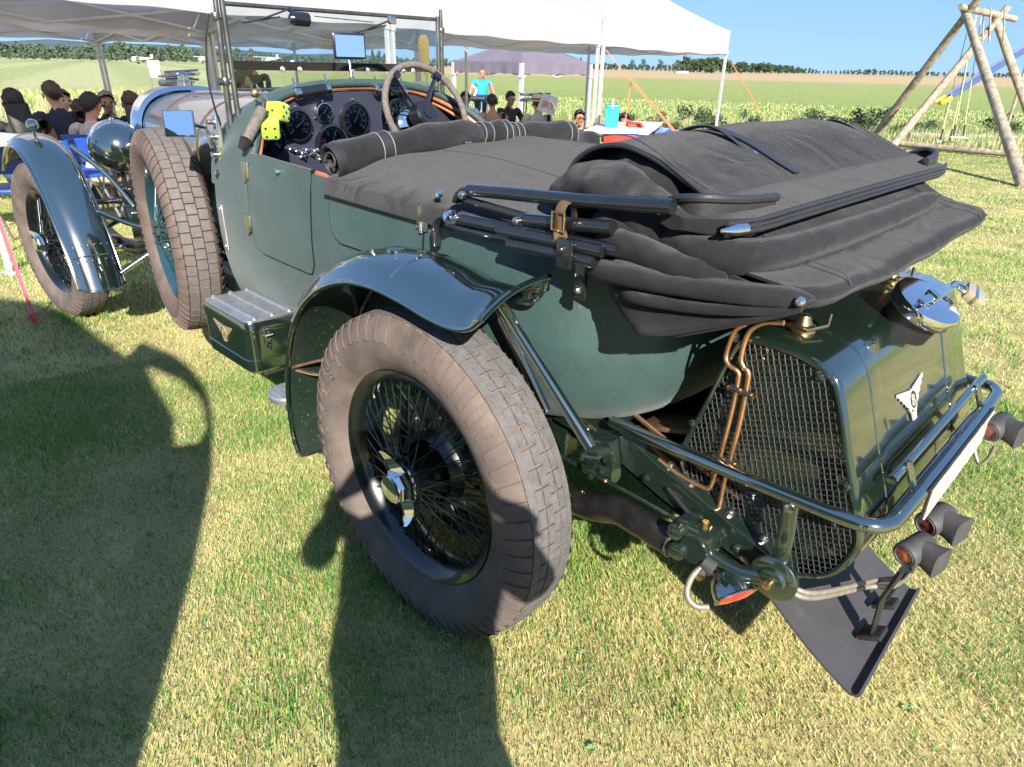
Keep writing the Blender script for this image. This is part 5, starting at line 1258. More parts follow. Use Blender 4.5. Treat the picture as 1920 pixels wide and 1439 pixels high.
def cord(name, label, cat_, pts, r, mat, flat=1., hint=None, group=None):
    m = MB(); m.tube(pts, r, 6, flat=flat, hint=hint); o = m.obj(name, mat); tag(o, label, cat_, group); return o
G_['orange'] = pm('orange_webbing', (.85, .16, .07), .7, var=.1, vs=40)
G_['pink'] = pm('pink_webbing', (.80, .09, .14), .7, var=.1, vs=40)
p0 = atd(1133, 90, 10.1); p1 = atd(1278, 262, 8.8)
cord('ratchet_strap', 'orange ratchet strap from the tent corner down to the lawn', 'strap', [p0, p0+(p1-p0)*.36+np.array((0, 0, -.02)), p0+(p1-p0)*.37, p1, p1+(p1-p0)*.5], [.012, .012, .030, .030, .030], G_['orange'], .2, (0, 1, 0))
c = p0+(p1-p0)*.375; cord('strap_tail', 'loose orange strap end hanging from the ratchet', 'strap', [c, c+np.array((.02, 0, -.30)), c+np.array((.04, .02, -.62))], .010, G_['orange'], .3)
cord('guy_line', 'thin orange guy line at the far tent leg', 'rope', [atd(1372, 118, 12.4), atd(1445, 243, 12.0), atd(1475, 300, 11.8)], .006, G_['orange'])
pe = np.array((3.25, .952, 0.)); tp_ = atd(-60, 250, 5.2)
m = MB(); d = tp_-pe; m.tube([pe+(0, 0, .03), pe+d*.25, pe+d], .017, 8, flat=.25, hint=(1, .3, 0)); o = m.obj('tent_strap', G_['pink']); tag(o, 'pink webbing tent strap pegged into the lawn beside the front wheel', 'strap')
m = MB(); m.tube([pe+(0, 0, -.02), pe+(.0, .02, .06)], .008, 8); m.rbox(pe+np.array((0, .0, .045)), (.03, .02, .05), .006); o = m.obj('peg', G_['pink'], o)

# ------------------------------------------------------------------ furniture under the tents
G_['bluepl'] = pm('blue_plastic', (.015, .075, .38), .45, var=.1, vs=10)
G_['redcl'] = pm('red_cloth', (.72, .05, .03), .8, var=.12, vs=12)
G_['tabletop'] = pm('pale_table_top', (.62, .60, .62), .45, var=.05, vs=8)
G_['steel'] = pm('grey_steel', (.32, .32, .34), .4, metal=.6)
def chair(label, loc, face, mat, group='folding chairs under the tents'):
    z = ground_z(loc[0], loc[1]); r = empty('folding_chair', (loc[0], loc[1], z), label, 'chair', group, rz=face)
    M = Matrix.Translation((loc[0], loc[1], z)) @ Matrix.Rotation(face, 4, 'Z')
    def fin(m, n, mt): m.xf(M); return m.obj(n, mt, r, angle=40)
    m = MB(); m.rbox((.02, 0, .44), (.40, .40, .025), .01); fin(m, 'seat', mat)
    m = MB(); rows = [[(-.20-.05*k-.03*(1-abs(s)**2), .20*s, .58+.20*k-.02*abs(s)**4*(k > .5)) for k in (0, .5, 1)] for s in np.linspace(-1, 1, 9)]; m.shell(rows, .012); fin(m, 'backrest', mat)
    for s in (-1, 1):
        m = MB(); m.tube([(.20, s*.20, 0), (-.02, s*.20, .44), (-.24, s*.20, .76)], .011, 6); fin(m, 'leg', G_['steel'])
        m = MB(); m.tube([(-.20, s*.19, 0), (.12, s*.19, .43)], .011, 6); fin(m, 'leg', G_['steel'])
    return r
def table(label, c, size, rz, h=.74, mat='tabletop'):
    z = ground_z(c[0], c[1]); r = empty('folding_table', (c[0], c[1], z), label, 'table', None, rz)
    M = Matrix.Translation((c[0], c[1], z)) @ Matrix.Rotation(rz, 4, 'Z')
    m = MB(); m.rbox((0, 0, h-.02), (size[0], size[1], .04), .012); m.xf(M); m.obj('table_top', G_[mat], r)
    for sx in (-1, 1):
        for sy in (-1, 1):
            m = MB(); m.tube([(sx*(size[0]/2-.12), sy*(size[1]/2-.08), h-.04), (sx*(size[0]/2-.06), sy*(size[1]/2-.06), 0)], .013, 6); m.xf(M); m.obj('leg', G_['steel'], r)
    return r
# left group
T1 = atd(20, 252, 6.6); table('pale folding table beside the green front wing', (T1[0]+.25, T1[1]+.35), (1.3, .75), R(20), T1[2]-ground_z(T1[0], T1[1]))
T2 = np.array((8.3, -.6)); table('long white table with the seated group around it', (8.45, -.35), (.8, 2.6), R(12), .74, 'white')
for lb, u, v, D, f in (('blue folding chair beside the headlamp', 145, 268, 7.4, R(10)), ('empty blue folding chair under the pale table', 22, 300, 6.6, R(-30))):
    p = atd(u, v, D); chair(lb, (p[0]+.15, p[1]), f, G_['bluepl'])
# right group
ck = atd(1145, 238, 9.6); zt = ck[2]
table('pale folding table carrying the turquoise cooler', (ck[0]+.0, ck[1]-.35), (1.9, .8), R(-62), zt-ground_z(ck[0], ck[1]-.35))
cr = empty('cool_box', tuple(ck), 'turquoise cool box with white handle on the pale table', 'cool box')
G_['turq'] = pm('turquoise_plastic', (.02, .46, .58), .4, var=.06); G_['turqd'] = pm('dark_teal_plastic', (.03, .22, .30), .45, var=.06)
rz = rotm((0, 0, 1), R(-50)); m = MB(); rows = [[np.array(ck)+rz @ np.array((sx*w, sy*w*.72, z)) for sx, sy in ((1, 1), (-1, 1), (-1, -1), (1, -1))] for z, w in ((0, .105), (.02, .112), (.20, .125), (.21, .13), (.23, .13))]
m.grid(rows, cv=True); m.add(rows[-1], [(0, 1, 2, 3)]); m.obj('box_body', G_['turq'], cr, angle=30)
m = MB(); m.rbox(np.array(ck)+(0, 0, .25), (.24, .18, .045), .018, rz); m.obj('lid', G_['turqd'], cr)
m = MB(); m.tube(cat([np.array(ck)+rz @ np.array(p) for p in ((-.12, 0, .22), (-.10, 0, .30), (0, 0, .335), (.10, 0, .30), (.12, 0, .22))], 6), .010, 8); m.obj('handle', G_['white'], cr)
for lb, u, v, D, f, mt in (('blue folding chair beside the tent leg and cool box', 1150, 262, 8.9, R(-20), 'bluepl'), ('folding chair draped in red beside the cool box table', 1170, 256, 8.6, R(-60), 'redcl'),
                           ('blue folding chair on the near side of the cool box table', 1205, 262, 8.9, R(-70), 'bluepl'), ('blue folding chair beyond the red life vest', 1248, 243, 10.6, R(150), 'bluepl'), ('blue folding chair next to the orange strap', 1290, 243, 10.4, R(190), 'bluepl'), ('blue folding chair turned towards the field', 1215, 237, 11.4, R(140), 'bluepl')):
    p = atd(u, v, D); chair(lb, (p[0], p[1]), f, G_[mt])
p = atd(1190, 236, 9.8); m = MB(); m.rbox(p, (.36, .22, .07), .03, rotm((0, 0, 1), R(-50))); o = m.obj('life_vest', G_['redcl']); tag(o, 'folded red life vest lying on the cool box table', 'vest')
# barbecue table, grill and sign board
p = atd(890, 182, 16.5); table('dark trestle table under the lilac gazebo where the cook stands', (p[0], p[1]), (1.7, .6), R(-48), p[2]-ground_z(p[0], p[1])+.02, 'black')
p = atd(905, 196, 16.2); g = ground_z(p[0], p[1]); br = empty('crate_stack', (p[0], p[1], g), 'stack of dark crates in front of the trestle table', 'crates')
for k in range(3): m = MB(); m.rbox((p[0], p[1], g+.14+.22*k), (.34, .30, .20), .02, rotm((0, 0, 1), R(-45))); m.obj('crate', G_['darktube'], br)
p = atd(1000, 190, 15.5); g = ground_z(p[0], p[1]); table('grey camping table with pans behind the hat wearer', (p[0], p[1]), (1.1, .5), R(-50), p[2]-g+.05, 'steel')
for dx, u in ((0, 985), (1, 1000), (2, 1022)):
    q = atd(u, 180, 15.4); m = MB(); m.lathe([(0, 0), (.10, 0), (.13, .05), (.125, .055), (.09, .01), (0, .008)], q, (0, 0, 1), 16); m.tube([q+(.1, 0, .05), q+(.28, .05, .08)], .008, 6); o = m.obj('pan', G_['steel']); tag(o, ('steel pan by the lilac gazebo leg', 'steel pan right above the straw hat', 'steel pan nearest the tilted sign board')[dx], 'pan', 'pans on the camping table')
a, b, c_, d_ = atd(1020, 176, 11.8), atd(1048, 185, 12.0), atd(1038, 217, 12.0), atd(1008, 207, 11.8)
m = MB(); m.prism([a, b, c_, d_], (0, 0, 0), (.04, -.02, .01)); bo = m.obj('sign_board', pm('pale_board', (.55, .56, .64), .5), smooth=False); tag(bo, 'tilted pale board with faded red lettering beside the hat wearer', 'board')
V, F = letter_mesh('EROL', .17, .002); ex = (b-a)/np.linalg.norm(b-a); ey = (a-d_)/np.linalg.norm(a-d_); nz = np.cross(ex, ey); cen = (a+b+c_+d_)/4; sgn = 1 if nz @ (CAMP-cen) > 0 else -1
m = MB(); m.add([cen-ey*.06+ex*p[0]*.62+ey*p[1]*.8+nz*sgn*(.006+p[2]) for p in V], F); m.obj('lettering', pm('faded_red', (.55, .16, .12), .6), bo, smooth=False)

# ------------------------------------------------------------------ swing
G_['log'] = pm('weathered_log', (.22, .185, .14), .88, var=.35, vs=9, bump=.6, bs=30, c2=(.33, .27, .20))
G_['mint'] = pm('mint_plastic', (.42, .72, .55), .45); G_['rope'] = pm('yellow_rope', (.62, .55, .30), .8); G_['slide'] = pm('blue_slide_plastic', (.06, .10, .24), .35); G_['yellow'] = pm('yellow_plastic', (.85, .48, .03), .45)
sw = empty('swing_set', tuple(atg(1780, 300)), 'weathered log swing frame with mint seats at the lawn edge', 'swing')
fa1 = atg(1630, 268); D1 = float(np.hypot(*(fa1-CAMP)[:2]))
ap1 = atd(1812, 28, D1-2.2); fc1 = atg(1919, 352)
D2 = D1+1.0; ap2 = atd(1868, 40, D1-1.2); fb1 = atg(1665, 284); fd1 = atg(1960, 300)
def log(a, b, r0, r1, name='log_leg', over=0):
    d = (b-a); b2 = b+d/np.linalg.norm(d)*over; m = MB(); P = [a+(b2-a)*k/6 for k in range(7)]; m.tube(P, [r0+(r1-r0)*k/6+.004*math.sin(k*2.1) for k in range(7)], 12); return m.obj(name, G_['log'], sw)
log(fa1, ap1, .10, .085, over=.45); log(fc1, ap1, .10, .085, over=.25); log(fb1, ap2, .10, .08, over=.35); log(fd1, ap2, .10, .085, over=.2)
bd_ = (ap2-ap1); log(ap1-bd_*.25+np.array((0, 0, .12)), ap2+bd_*.6+np.array((0, 0, .12)), .07, .07, 'top_beam')
log(atg(1632, 272)+np.array((0, 0, .10)), atg(1913, 300)+np.array((0, 0, .10)), .075, .07, 'base_log'); log(atg(1705, 262)+np.array((0, 0, .12)), atg(1950, 268)+np.array((0, 0, .12)), .075, .07, 'base_log')
for (us, vs_, ut, D) in ((1797, 258, 1835, D1-.8), (1772, 266, 1826, D1-.6)):
    s = atd(us, vs_, D); m = MB(); m.rbox(s, (.40, .16, .03), .012, rotm((0, 0, 1), R(30))); m.obj('swing_seat', G_['mint'], sw)
    for du in (-9, 9):
        m = MB(); m.tube([atd(us+du, vs_-2, D), atd(ut+du*.6, 30, D)], .011, 6); m.obj('rope', G_['rope'], sw)
        m = MB(); m.tube([atd(us+du, vs_-3, D), atd(us+du*1.0+(ut-us)*.10, vs_-24, D)], .022, 6); m.obj('rope_sleeve', G_['black'], sw)
for u in (1845, 1858, 1884):
    m = MB(); m.tube([atd(u, 15, D1-1.6), atd(u-3, 80, D1-1.6)], .02, 6); m.obj('hanger', G_['log'], sw)
sl = MB(); a, b = atd(1935, 88, D1+3), atd(1782, 184, D1+2.4); L = b-a; sd = np.cross(L, np.array((0, 0, 1.))); sd /= np.linalg.norm(sd); un = np.cross(sd, L); un /= np.linalg.norm(un); un = un if un[2] > 0 else -un
rows = [[a+L*t+sd*x+un*z+np.array((0, 0, .12*math.sin(t*9)*0)) for x, z in ((-.22, .14), (-.20, .0), (0, -.05), (.20, 0), (.22, .14))] for t in np.linspace(0, 1, 8)]
sl.shell(rows, .012); so = sl.obj('slide', G_['slide']); tag(so, 'dark blue plastic slide with yellow tip behind the swing frame', 'slide')
sl = MB(); e = b; rows = [[e+L/np.linalg.norm(L)*t*.16+np.array((0, 0, .02*t))+sd*x+un*z for x, z in ((-.23, .10), (-.21, -.02), (0, -.06), (.21, -.02), (.23, .10))] for t in (0, 1, 2)]; sl.shell(rows, .012); sl.obj('slide_tip', G_['yellow'], so)
sl = MB(); g = ground_z(b[0], b[1]); sl.tube([b+(0, 0, -.03), (b[0], b[1], g)], .03, 8); sl.obj('slide_post', G_['log'], so)
sl = MB(); sl.tube([a+(0, 0, -.03), (a[0], a[1], ground_z(a[0], a[1]))], .04, 8); sl.obj('slide_post', G_['log'], so)

# ------------------------------------------------------------------ vegetation
def leafmat(name, c, var=.35):
    m = pm(name, c, .6, var=var, vs=1.2, spec=.25, detail=3); t = m.node_tree; b = t.nodes['Principled BSDF']; tl = t.nodes.new('ShaderNodeBsdfTranslucent'); tl.inputs[0].default_value = (*[min(1, q*1.6) for q in c], 1)
    ms = t.nodes.new('ShaderNodeMixShader'); ms.inputs[0].default_value = .25; t.links.new(b.outputs[0], ms.inputs[1]); t.links.new(tl.outputs[0], ms.inputs[2]); t.links.new(ms.outputs[0], t.nodes['Material Output'].inputs[0]); return m
LM = [leafmat('leaf_dark', (.048, .080, .036)), leafmat('leaf_mid', (.070, .110, .046)), leafmat('leaf_grey', (.090, .125, .070))]
LF = [leafmat('hazed_leaf_dark', (.075, .110, .070)), leafmat('hazed_leaf_mid', (.095, .135, .080)), leafmat('hazed_leaf_grey', (.115, .150, .100))]  # paler leaf set, distance haze put into the colour
G_['bark'] = pm('bark', (.09, .07, .05), .9, var=.3, vs=8, bump=.4, bs=20)
def leafcloud(m, cen, rad, n, size, g, shell=.55):
    u = g.normal(size=(n, 3)); u /= np.linalg.norm(u, axis=1)[:, None]; r = (shell+(1-shell)*g.random(n))**.8
    P = cen+u*r[:, None]*rad
    for p in P:
        q = g.normal(size=(2, 3)); a = q[0]/np.linalg.norm(q[0]); b = np.cross(a, q[1]); b /= np.linalg.norm(b)+1e-9; s = size*g.uniform(.6, 1.3)
        m.v += [tuple(p-a*s), tuple(p+b*s*.55), tuple(p+a*s), tuple(p-b*s*.55)]; k = len(m.v)-4; m.f.append((k, k+1, k+2, k+3)); m.m.append(int(g.integers(0, 3)))
# hedge shrubs along the field
g = np.random.default_rng(5)
sh = [(1178, 228, 1.0), (1225, 228, .9), (1262, 232, .7), (1300, 222, 1.25), (1335, 224, 1.3), (1395, 228, 1.1), (1478, 240, .9), (1515, 228, 1.15), (1565, 224, .9), (1600, 226, 1.25), (1628, 228, 1.3), (1705, 232, 1.0), (1735, 242, .8), (1868, 232, 1.2), (1890, 240, .8)]
SHL = ['dark hedge shrub just beside the turquoise cool box', 'hedge shrub behind the hanging orange strap end', 'small thin hedge shrub between the strap and the far tent leg', 'broad hedge shrub left against the far tent leg', 'broad hedge shrub touching the far tent leg', 'hedge shrub just past the far tent leg', 'low hedge shrub by the thin orange guy line foot', 'hedge shrub behind the first hood strap loop', 'small hedge shrub between two broad ones above the hood', 'broad hedge shrub left of the swing log foot', 'broadest hedge shrub at the swing log foot', 'hedge shrub between the two long swing legs', 'small low shrub under the swing frame', 'dark tall shrub beyond the mint swing seats', 'small shrub beside the leg of the swing nearest the car']
for i, (u, v, s) in enumerate(sh):
    b0 = atg(u, 252+(u-1400)*.012); zg = ground_z(b0[0], b0[1]); h = .55*s
    root = empty('hedge_shrub', tuple(b0), SHL[i], 'shrub', 'hedge shrubs along the field')
    m = MB()
    for k in range(7): leafcloud(m, b0+np.array((g.uniform(-.30, .30)*s, g.uniform(-.30, .30)*s, h*g.uniform(.3, .95))), np.array((.20, .20, .17))*s, 55, .045*s, g, .3)
    m.obj('crown', LM, root, smooth=False)
    m = MB()
    for k in range(5): m.tube([b0+np.array((g.uniform(-.05, .05), g.uniform(-.05, .05), 0)), b0+np.array((g.uniform(-.25, .25), g.uniform(-.25, .25), h*.9))], [.012, .005], 5)
    m.obj('trunk', G_['bark'], root)
# tall grass: strip behind the lawn, dry verge ahead of the airstrip
def sector(a0, a1, r0, r1):
    def f(n):
        a = R(1)*rng.uniform(a0, a1, n)+YAW; r = np.sqrt(rng.uniform(r0*r0, r1*r1, n)); return CAMP[0]+r*np.cos(a), CAMP[1]+r*np.sin(a)
    return f
blades(17000, sector(-40, -4, 21.5, 29), .08, .42, .014, 'tall_grass', straw=.62, tint=.75, label='tall uncut grass and weeds along the edge of the field', lean=.35)
blades(22000, sector(-40, 4, 27, 46), .05, .16, .035, 'tall_grass', straw=.5, tint=.8, label='long meadow grass of the field beyond the hedge', lean=.4)
blades(14000, sector(6, 42, 26, 46), .15, .42, .035, 'tall_grass', straw=.75, label='dry uncut verge in front of the airstrip', lean=.4)
m = MB(); n = 420; x, y = sector(-38, -5, 21.5, 25)(n)
for i in range(n):
    z = ground_z(x[i], y[i])+g.uniform(.25, .55); s = g.uniform(.012, .028); m.add([(x[i]-s, y[i], z), (x[i], y[i]-s, z+.004), (x[i]+s, y[i], z), (x[i], y[i]+s, z+.004)], [(0, 1, 2, 3)])
    m.add([(x[i]-.003, y[i], z-.3), (x[i]+.003, y[i], z-.3), (x[i], y[i], z)], [(0, 1, 2)])
fl = m.obj('wild_flowers', pm('white_petal', (.62, .62, .55), .7), smooth=False); tag(fl, 'white wild flowers among the tall grass', None, None, 'stuff')
# far woods: masses of crowns along the horizon
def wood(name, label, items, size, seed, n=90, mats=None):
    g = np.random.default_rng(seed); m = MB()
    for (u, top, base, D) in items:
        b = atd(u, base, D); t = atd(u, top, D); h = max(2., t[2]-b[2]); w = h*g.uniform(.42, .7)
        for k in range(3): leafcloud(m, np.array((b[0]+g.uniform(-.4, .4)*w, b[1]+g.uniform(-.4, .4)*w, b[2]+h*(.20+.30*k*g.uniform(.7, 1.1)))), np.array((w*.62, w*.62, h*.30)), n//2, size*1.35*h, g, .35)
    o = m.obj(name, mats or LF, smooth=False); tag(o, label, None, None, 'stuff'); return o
g = np.random.default_rng(9)
HZ = lambda u: 105.1+u*(143.8-105.1)/1920
def row(u0, u1, step, hfun, D, jit=5):
    out = []; u = u0
    while u < u1: out.append((u, HZ(u)-hfun(u)*g.uniform(.72, 1.12), HZ(u)+2, D*g.uniform(.92, 1.08))); u += step*g.uniform(.6, 1.4)
    return out
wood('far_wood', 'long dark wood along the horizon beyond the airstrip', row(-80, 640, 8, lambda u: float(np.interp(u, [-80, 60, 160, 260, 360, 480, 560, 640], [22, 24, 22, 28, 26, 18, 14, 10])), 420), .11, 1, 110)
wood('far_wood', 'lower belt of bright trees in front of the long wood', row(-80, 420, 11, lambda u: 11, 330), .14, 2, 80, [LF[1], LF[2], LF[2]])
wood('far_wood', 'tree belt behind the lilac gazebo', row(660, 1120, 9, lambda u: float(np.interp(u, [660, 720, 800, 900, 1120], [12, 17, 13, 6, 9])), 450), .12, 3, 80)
wood('far_wood', 'dark wood on the rise right of the white tent', row(1275, 1535, 6, lambda u: float(np.interp(u, [1270, 1340, 1420, 1500, 1540], [20, 22, 17, 9, 3])), 520), .11, 4, 90, [LM[0], LM[0], LM[1]])
wood('far_wood', 'low distant trees beyond the straw field', row(1535, 1960, 7, lambda u: float(np.interp(u, [1535, 1640, 1760, 1960], [3, 8, 5, 7])), 620), .12, 6, 60, [LM[0], LM[0], LM[1]])
wood('far_wood', 'low hedge line between the lilac gazebo and the white house', row(1085, 1285, 7, lambda u: 9, 440), .13, 8, 70, [LM[1], LM[2], LM[0]])
# single trees
def tree(u, top, D, wid, label):
    b = atd(u, HZ(u)+3, D); t = atd(u, top, D); h = t[2]-b[2]; root = empty('field_tree', tuple(b), label, 'tree', 'single trees beyond the field'); m = MB()
    for k in range(7):
        q = .30+.62*k/6; leafcloud(m, np.array((b[0]+g.uniform(-.3, .3)*wid*h, b[1]+g.uniform(-.3, .3)*wid*h, b[2]+h*q)), np.array((wid*h*(1-.4*abs(q-.5)), wid*h*(1-.4*abs(q-.5)), h*.16)), 45, .055*h, g, .3)
    m.obj('crown', LM, root, smooth=False)
    m = MB(); m.tube([b, b+np.array((0, 0, h*.6))], [.03*h, .012*h], 7); m.obj('trunk', G_['bark'], root)
for (u, top, D, w, l) in ((1184, 112, 300, .30, 'round tree nearest the orange strap, beyond the field'), (1206, 111, 310, .30, 'round tree right of the strap-side tree beyond the field'), (1238, 112, 300, .34, 'broad tree between the strap and the white house'), (1088, 108, 380, .12, 'slim conifer behind the lilac gazebo corner'), (1262, 120, 320, .34, 'low round tree left of the white house'), (700, 95, 420, .12, 'slim poplar behind the windscreen'), (712, 96, 420, .14, 'second slim poplar behind the windscreen')):
    tree(u, top, D, w, l)
# hills behind
def hill(name, pts, D, c):
    m = MB(); rows = []
    for (u, v) in pts: p = atd(u, v, D); b = np.array((p[0], p[1], -2.)); n_ = (b-CAMP)*np.array((1, 1, 0)); n_ /= np.linalg.norm(n_); rows.append([b-n_*D*.12, b*.5+p*.5-n_*D*.06, p, np.array((p[0], p[1], p[2]*.6))+n_*D*.10, b+n_*D*.2])
    m.grid(rows); o = m.obj(name, pm(name+'_haze_blue', c, .95, var=.2, vs=.01, spec=.1)); tag(o, kind='structure')
hill('hills', [(-260, 96), (-100, 80), (20, 77), (90, 74), (180, 80), (300, 84), (420, 92), (560, 102), (660, 101), (760, 112), (860, 121)], 2600, (.075, .115, .13))  # blue of distance haze put into the hill colour
# small far things
def farbox(name, label, cat_, u0, v0, u1, v1, D, mat, roof=None):
    a, b = atd(u0, v1, D), atd(u1, v1, D); t = atd(u0, v0, D); d = (b-a)/np.linalg.norm(b-a); nn = np.array((-d[1], d[0], 0)); w = np.linalg.norm(b-a); dep = w*.5; h = t[2]-a[2]
    r = empty(name, tuple((a+b)/2), label, cat_); m = MB(); c = (a+b)/2-nn*dep*0; R3 = np.stack([d, nn, np.array((0, 0, 1.))], 1); m.box(c+np.array((0, 0, h*.5)), (w, dep, h), R3); m.obj('wall', mat, r, smooth=False)
    m = MB(); m.prism([c+np.array((0, 0, h))-d*w*.52-nn*dep*.55, c+np.array((0, 0, h))-d*w*.52+nn*dep*.55, c+np.array((0, 0, h*1.25))-d*w*.5], (0, 0, 0), d*w*1.04); m.obj('roof', roof or G_['steel'], r, smooth=False)
    for k in range(3): m = MB(); m.box(c+d*w*(-.3+.3*k)-nn*dep*.505+np.array((0, 0, h*.5)), (w*.1, .06, h*.3), R3); m.obj('window', G_['dash'], r, smooth=False)
farbox('white_house', 'small white building in front of the dark wood', 'building', 1264, 134, 1290, 139, 430, G_['white'])
farbox('white_house', 'tiny white shed right of the parked aeroplanes', 'building', 545, 114, 556, 119, 330, G_['white'])
p = atd(290, 164, 22); g0 = ground_z(p[0], p[1]); r = empty('notice_board', (p[0], p[1], g0), 'cream notice board on two grey posts before the airstrip', 'sign')
a, b = atd(281, 114, 22), atd(299, 146, 22); m = MB(); d = np.array(rt)*1; w = .30; c = (a+b)/2; R3 = np.stack([_rt, np.cross(np.array((0, 0, 1.)), _rt), np.array((0, 0, 1.))], 1); m.rbox(c, (.30, .03, abs(a[2]-b[2])), .01, R3); m.obj('panel', pm('cream_board', (.72, .64, .45), .6), r)
for s in (-1, 1): m = MB(); m.tube([c+_rt*s*.15, np.array((c[0]+_rt[0]*s*.17, c[1]+_rt[1]*s*.17, g0-.1))], .022, 6); m.obj('post', G_['steel'], r)
# parked aeroplanes: body, wing, tail
def plane(u, v, D, s, label, face):
    c = atd(u, v, D); r = empty('aeroplane', (c[0], c[1], ground_z(c[0], c[1])), label, 'aeroplane', 'aeroplanes parked on the airstrip'); M = Matrix.Translation(Vector(c)) @ Matrix.Rotation(face, 4, 'Z') @ Matrix.Scale(s, 4)
    def f(m, n, mt): m.xf(M); m.obj(n, mt, r)
    m = MB(); m.tube([(-3.6, 0, .35), (-1, 0, .25), (.6, 0, .2), (1.8, 0, .05), (2.4, 0, 0)], [.12, .4, .6, .5, .25], 12); f(m, 'fuselage', G_['white'])
    m = MB(); m.rbox((.5, 0, .75), (1.3, 9.5, .14), .05); f(m, 'wing', G_['white'])
    m = MB(); m.rbox((-3.4, 0, .45), (.7, 2.8, .08), .03); m.rbox((-3.5, 0, .95), (.7, .08, 1.1), .03); f(m, 'tail', G_['white'])
    for y in (-.9, .9): m = MB(); m.tube([(.6, y*.4, -.2), (.5, y, -.95)], .05, 6); m.lathe([(.05, -.08), (.25, -.08), (.25, .08), (.05, .08)], (.5, y, -1.0), (0, 1, 0), 14); f(m, 'landing_wheel', G_['black'])
plane(262, 112, 260, 1.0, 'white light aeroplane parked in front of the bright tree belt', R(60)); plane(503, 113, 230, 1.0, 'white light aeroplane seen through the windscreen', R(20)); plane(385, 112, 230, .9, 'white light aeroplane parked left of the windscreen post', R(100))
# yellow furled flag behind the screen and grey folded chairs on the verge
a, b = atd(794, 66, 9.0), atd(800, 140, 9.0); m = MB(); m.tube(cat([a, a*.6+b*.4+np.array((0, .015, 0)), b], 6), [.03, .05, .06, .064, .066, .066, .064, .062, .06, .058, .052, .045, .035], 12); o = m.obj('furled_flag', pm('yellow_cloth', (.95, .62, .05), .7)); tag(o, 'furled yellow flag standing by the tent leg behind the screen', 'flag')
m = MB(); m.tube([a, b, np.array((b[0], b[1], ground_z(b[0], b[1])))], .012, 6); m.obj('flag_pole', G_['tube'], o)
p = atd(340, 165, 9.5); r = empty('chair_stack', (p[0], p[1], ground_z(p[0], p[1])), 'stack of grey folded chairs in front of the notice board', 'chairs')
for k in range(7):
    q = atd(338+g.uniform(-8, 8), 136+k*4, 9.5); m = MB(); e = _rt*(.20+.03*g.random()); m.tube([q-e, q+e*.9+np.array((0, 0, g.uniform(-.02, .03)))], .014, 6); m.box(q+np.array((0, 0, -.008)), (.30, .16, .010), rotm((0, 0, 1), YAW+math.pi/2)); m.obj('folded_chair', [G_['steel'], G_['white'], G_['alu']][k % 3], r)
m = MB(); q = atd(338, 165, 9.5); m.tube([q, np.array((q[0], q[1], ground_z(q[0], q[1])))], .05, 8); m.obj('stack_base', G_['steel'], r)
p = atd(795, 172, 12); g0 = ground_z(p[0], p[1]); r = empty('tub_stand', (p[0], p[1], g0), 'white plastic tub on a small stand seen past the steering wheel', 'tub')
m = MB(); m.rbox(p, (.30, .22, .30), .02); m.obj('tub', G_['white'], r)
m = MB(); m.rbox(p+np.array((0, 0, -.17)), (.4, .3, .03), .01); m.obj('stand_top', G_['steel'], r)
for sx in (-1, 1):
    for sy in (-1, 1): m = MB(); m.tube([(p[0]+sx*.16, p[1]+sy*.11, p[2]-.17), (p[0]+sx*.18, p[1]+sy*.13, g0)], .014, 6); m.obj('leg', G_['steel'], r)
# ------------------------------------------------------------------ people
SK = {'fair': pm('skin_fair', (.50, .28, .19), .5, var=.08), 'tan': pm('skin_tan', (.36, .19, .12), .5, var=.08), 'brown': pm('skin_brown', (.20, .10, .065), .5, var=.08), 'red': pm('skin_sunburnt', (.58, .25, .19), .5, var=.08)}
HR = {'black': pm('hair_black', (.010, .009, .009), .5, var=.3, vs=30, bump=.4, bs=90), 'brown': pm('hair_brown', (.060, .034, .020), .5, var=.3, vs=30, bump=.4, bs=90), 'grey': pm('hair_grey', (.22, .20, .18), .6, var=.3, vs=30)}
def cl(name, c, c2=None, vs=20, var=.12): return pm(name, c, .8, var=var, vs=vs, c2=c2, bump=.2, bs=60)
def floral(name, a, b, c):
    m = cl(name, a); t = m.node_tree; bs = t.nodes['Principled BSDF']; v = t.nodes.new('ShaderNodeTexVoronoi'); v.inputs['Scale'].default_value = 14; tc = t.nodes.new('ShaderNodeTexCoord'); t.links.new(tc.outputs['Object'], v.inputs['Vector'])
    r = t.nodes.new('ShaderNodeValToRGB'); r.color_ramp.interpolation = 'CONSTANT'; e = r.color_ramp.elements; e[0].color = (*a, 1); e[1].position = .45; e[1].color = (*b, 1); q = e.new(.72); q.color = (*c, 1)
    s = t.nodes.new('ShaderNodeSeparateColor'); t.links.new(v.outputs['Color'], s.inputs[0]); t.links.new(s.outputs[0], r.inputs['Fac']); t.links.new(r.outputs['Color'], bs.inputs['Base Color']); return m
SHOE = cl('dark_shoe', (.03, .03, .03))
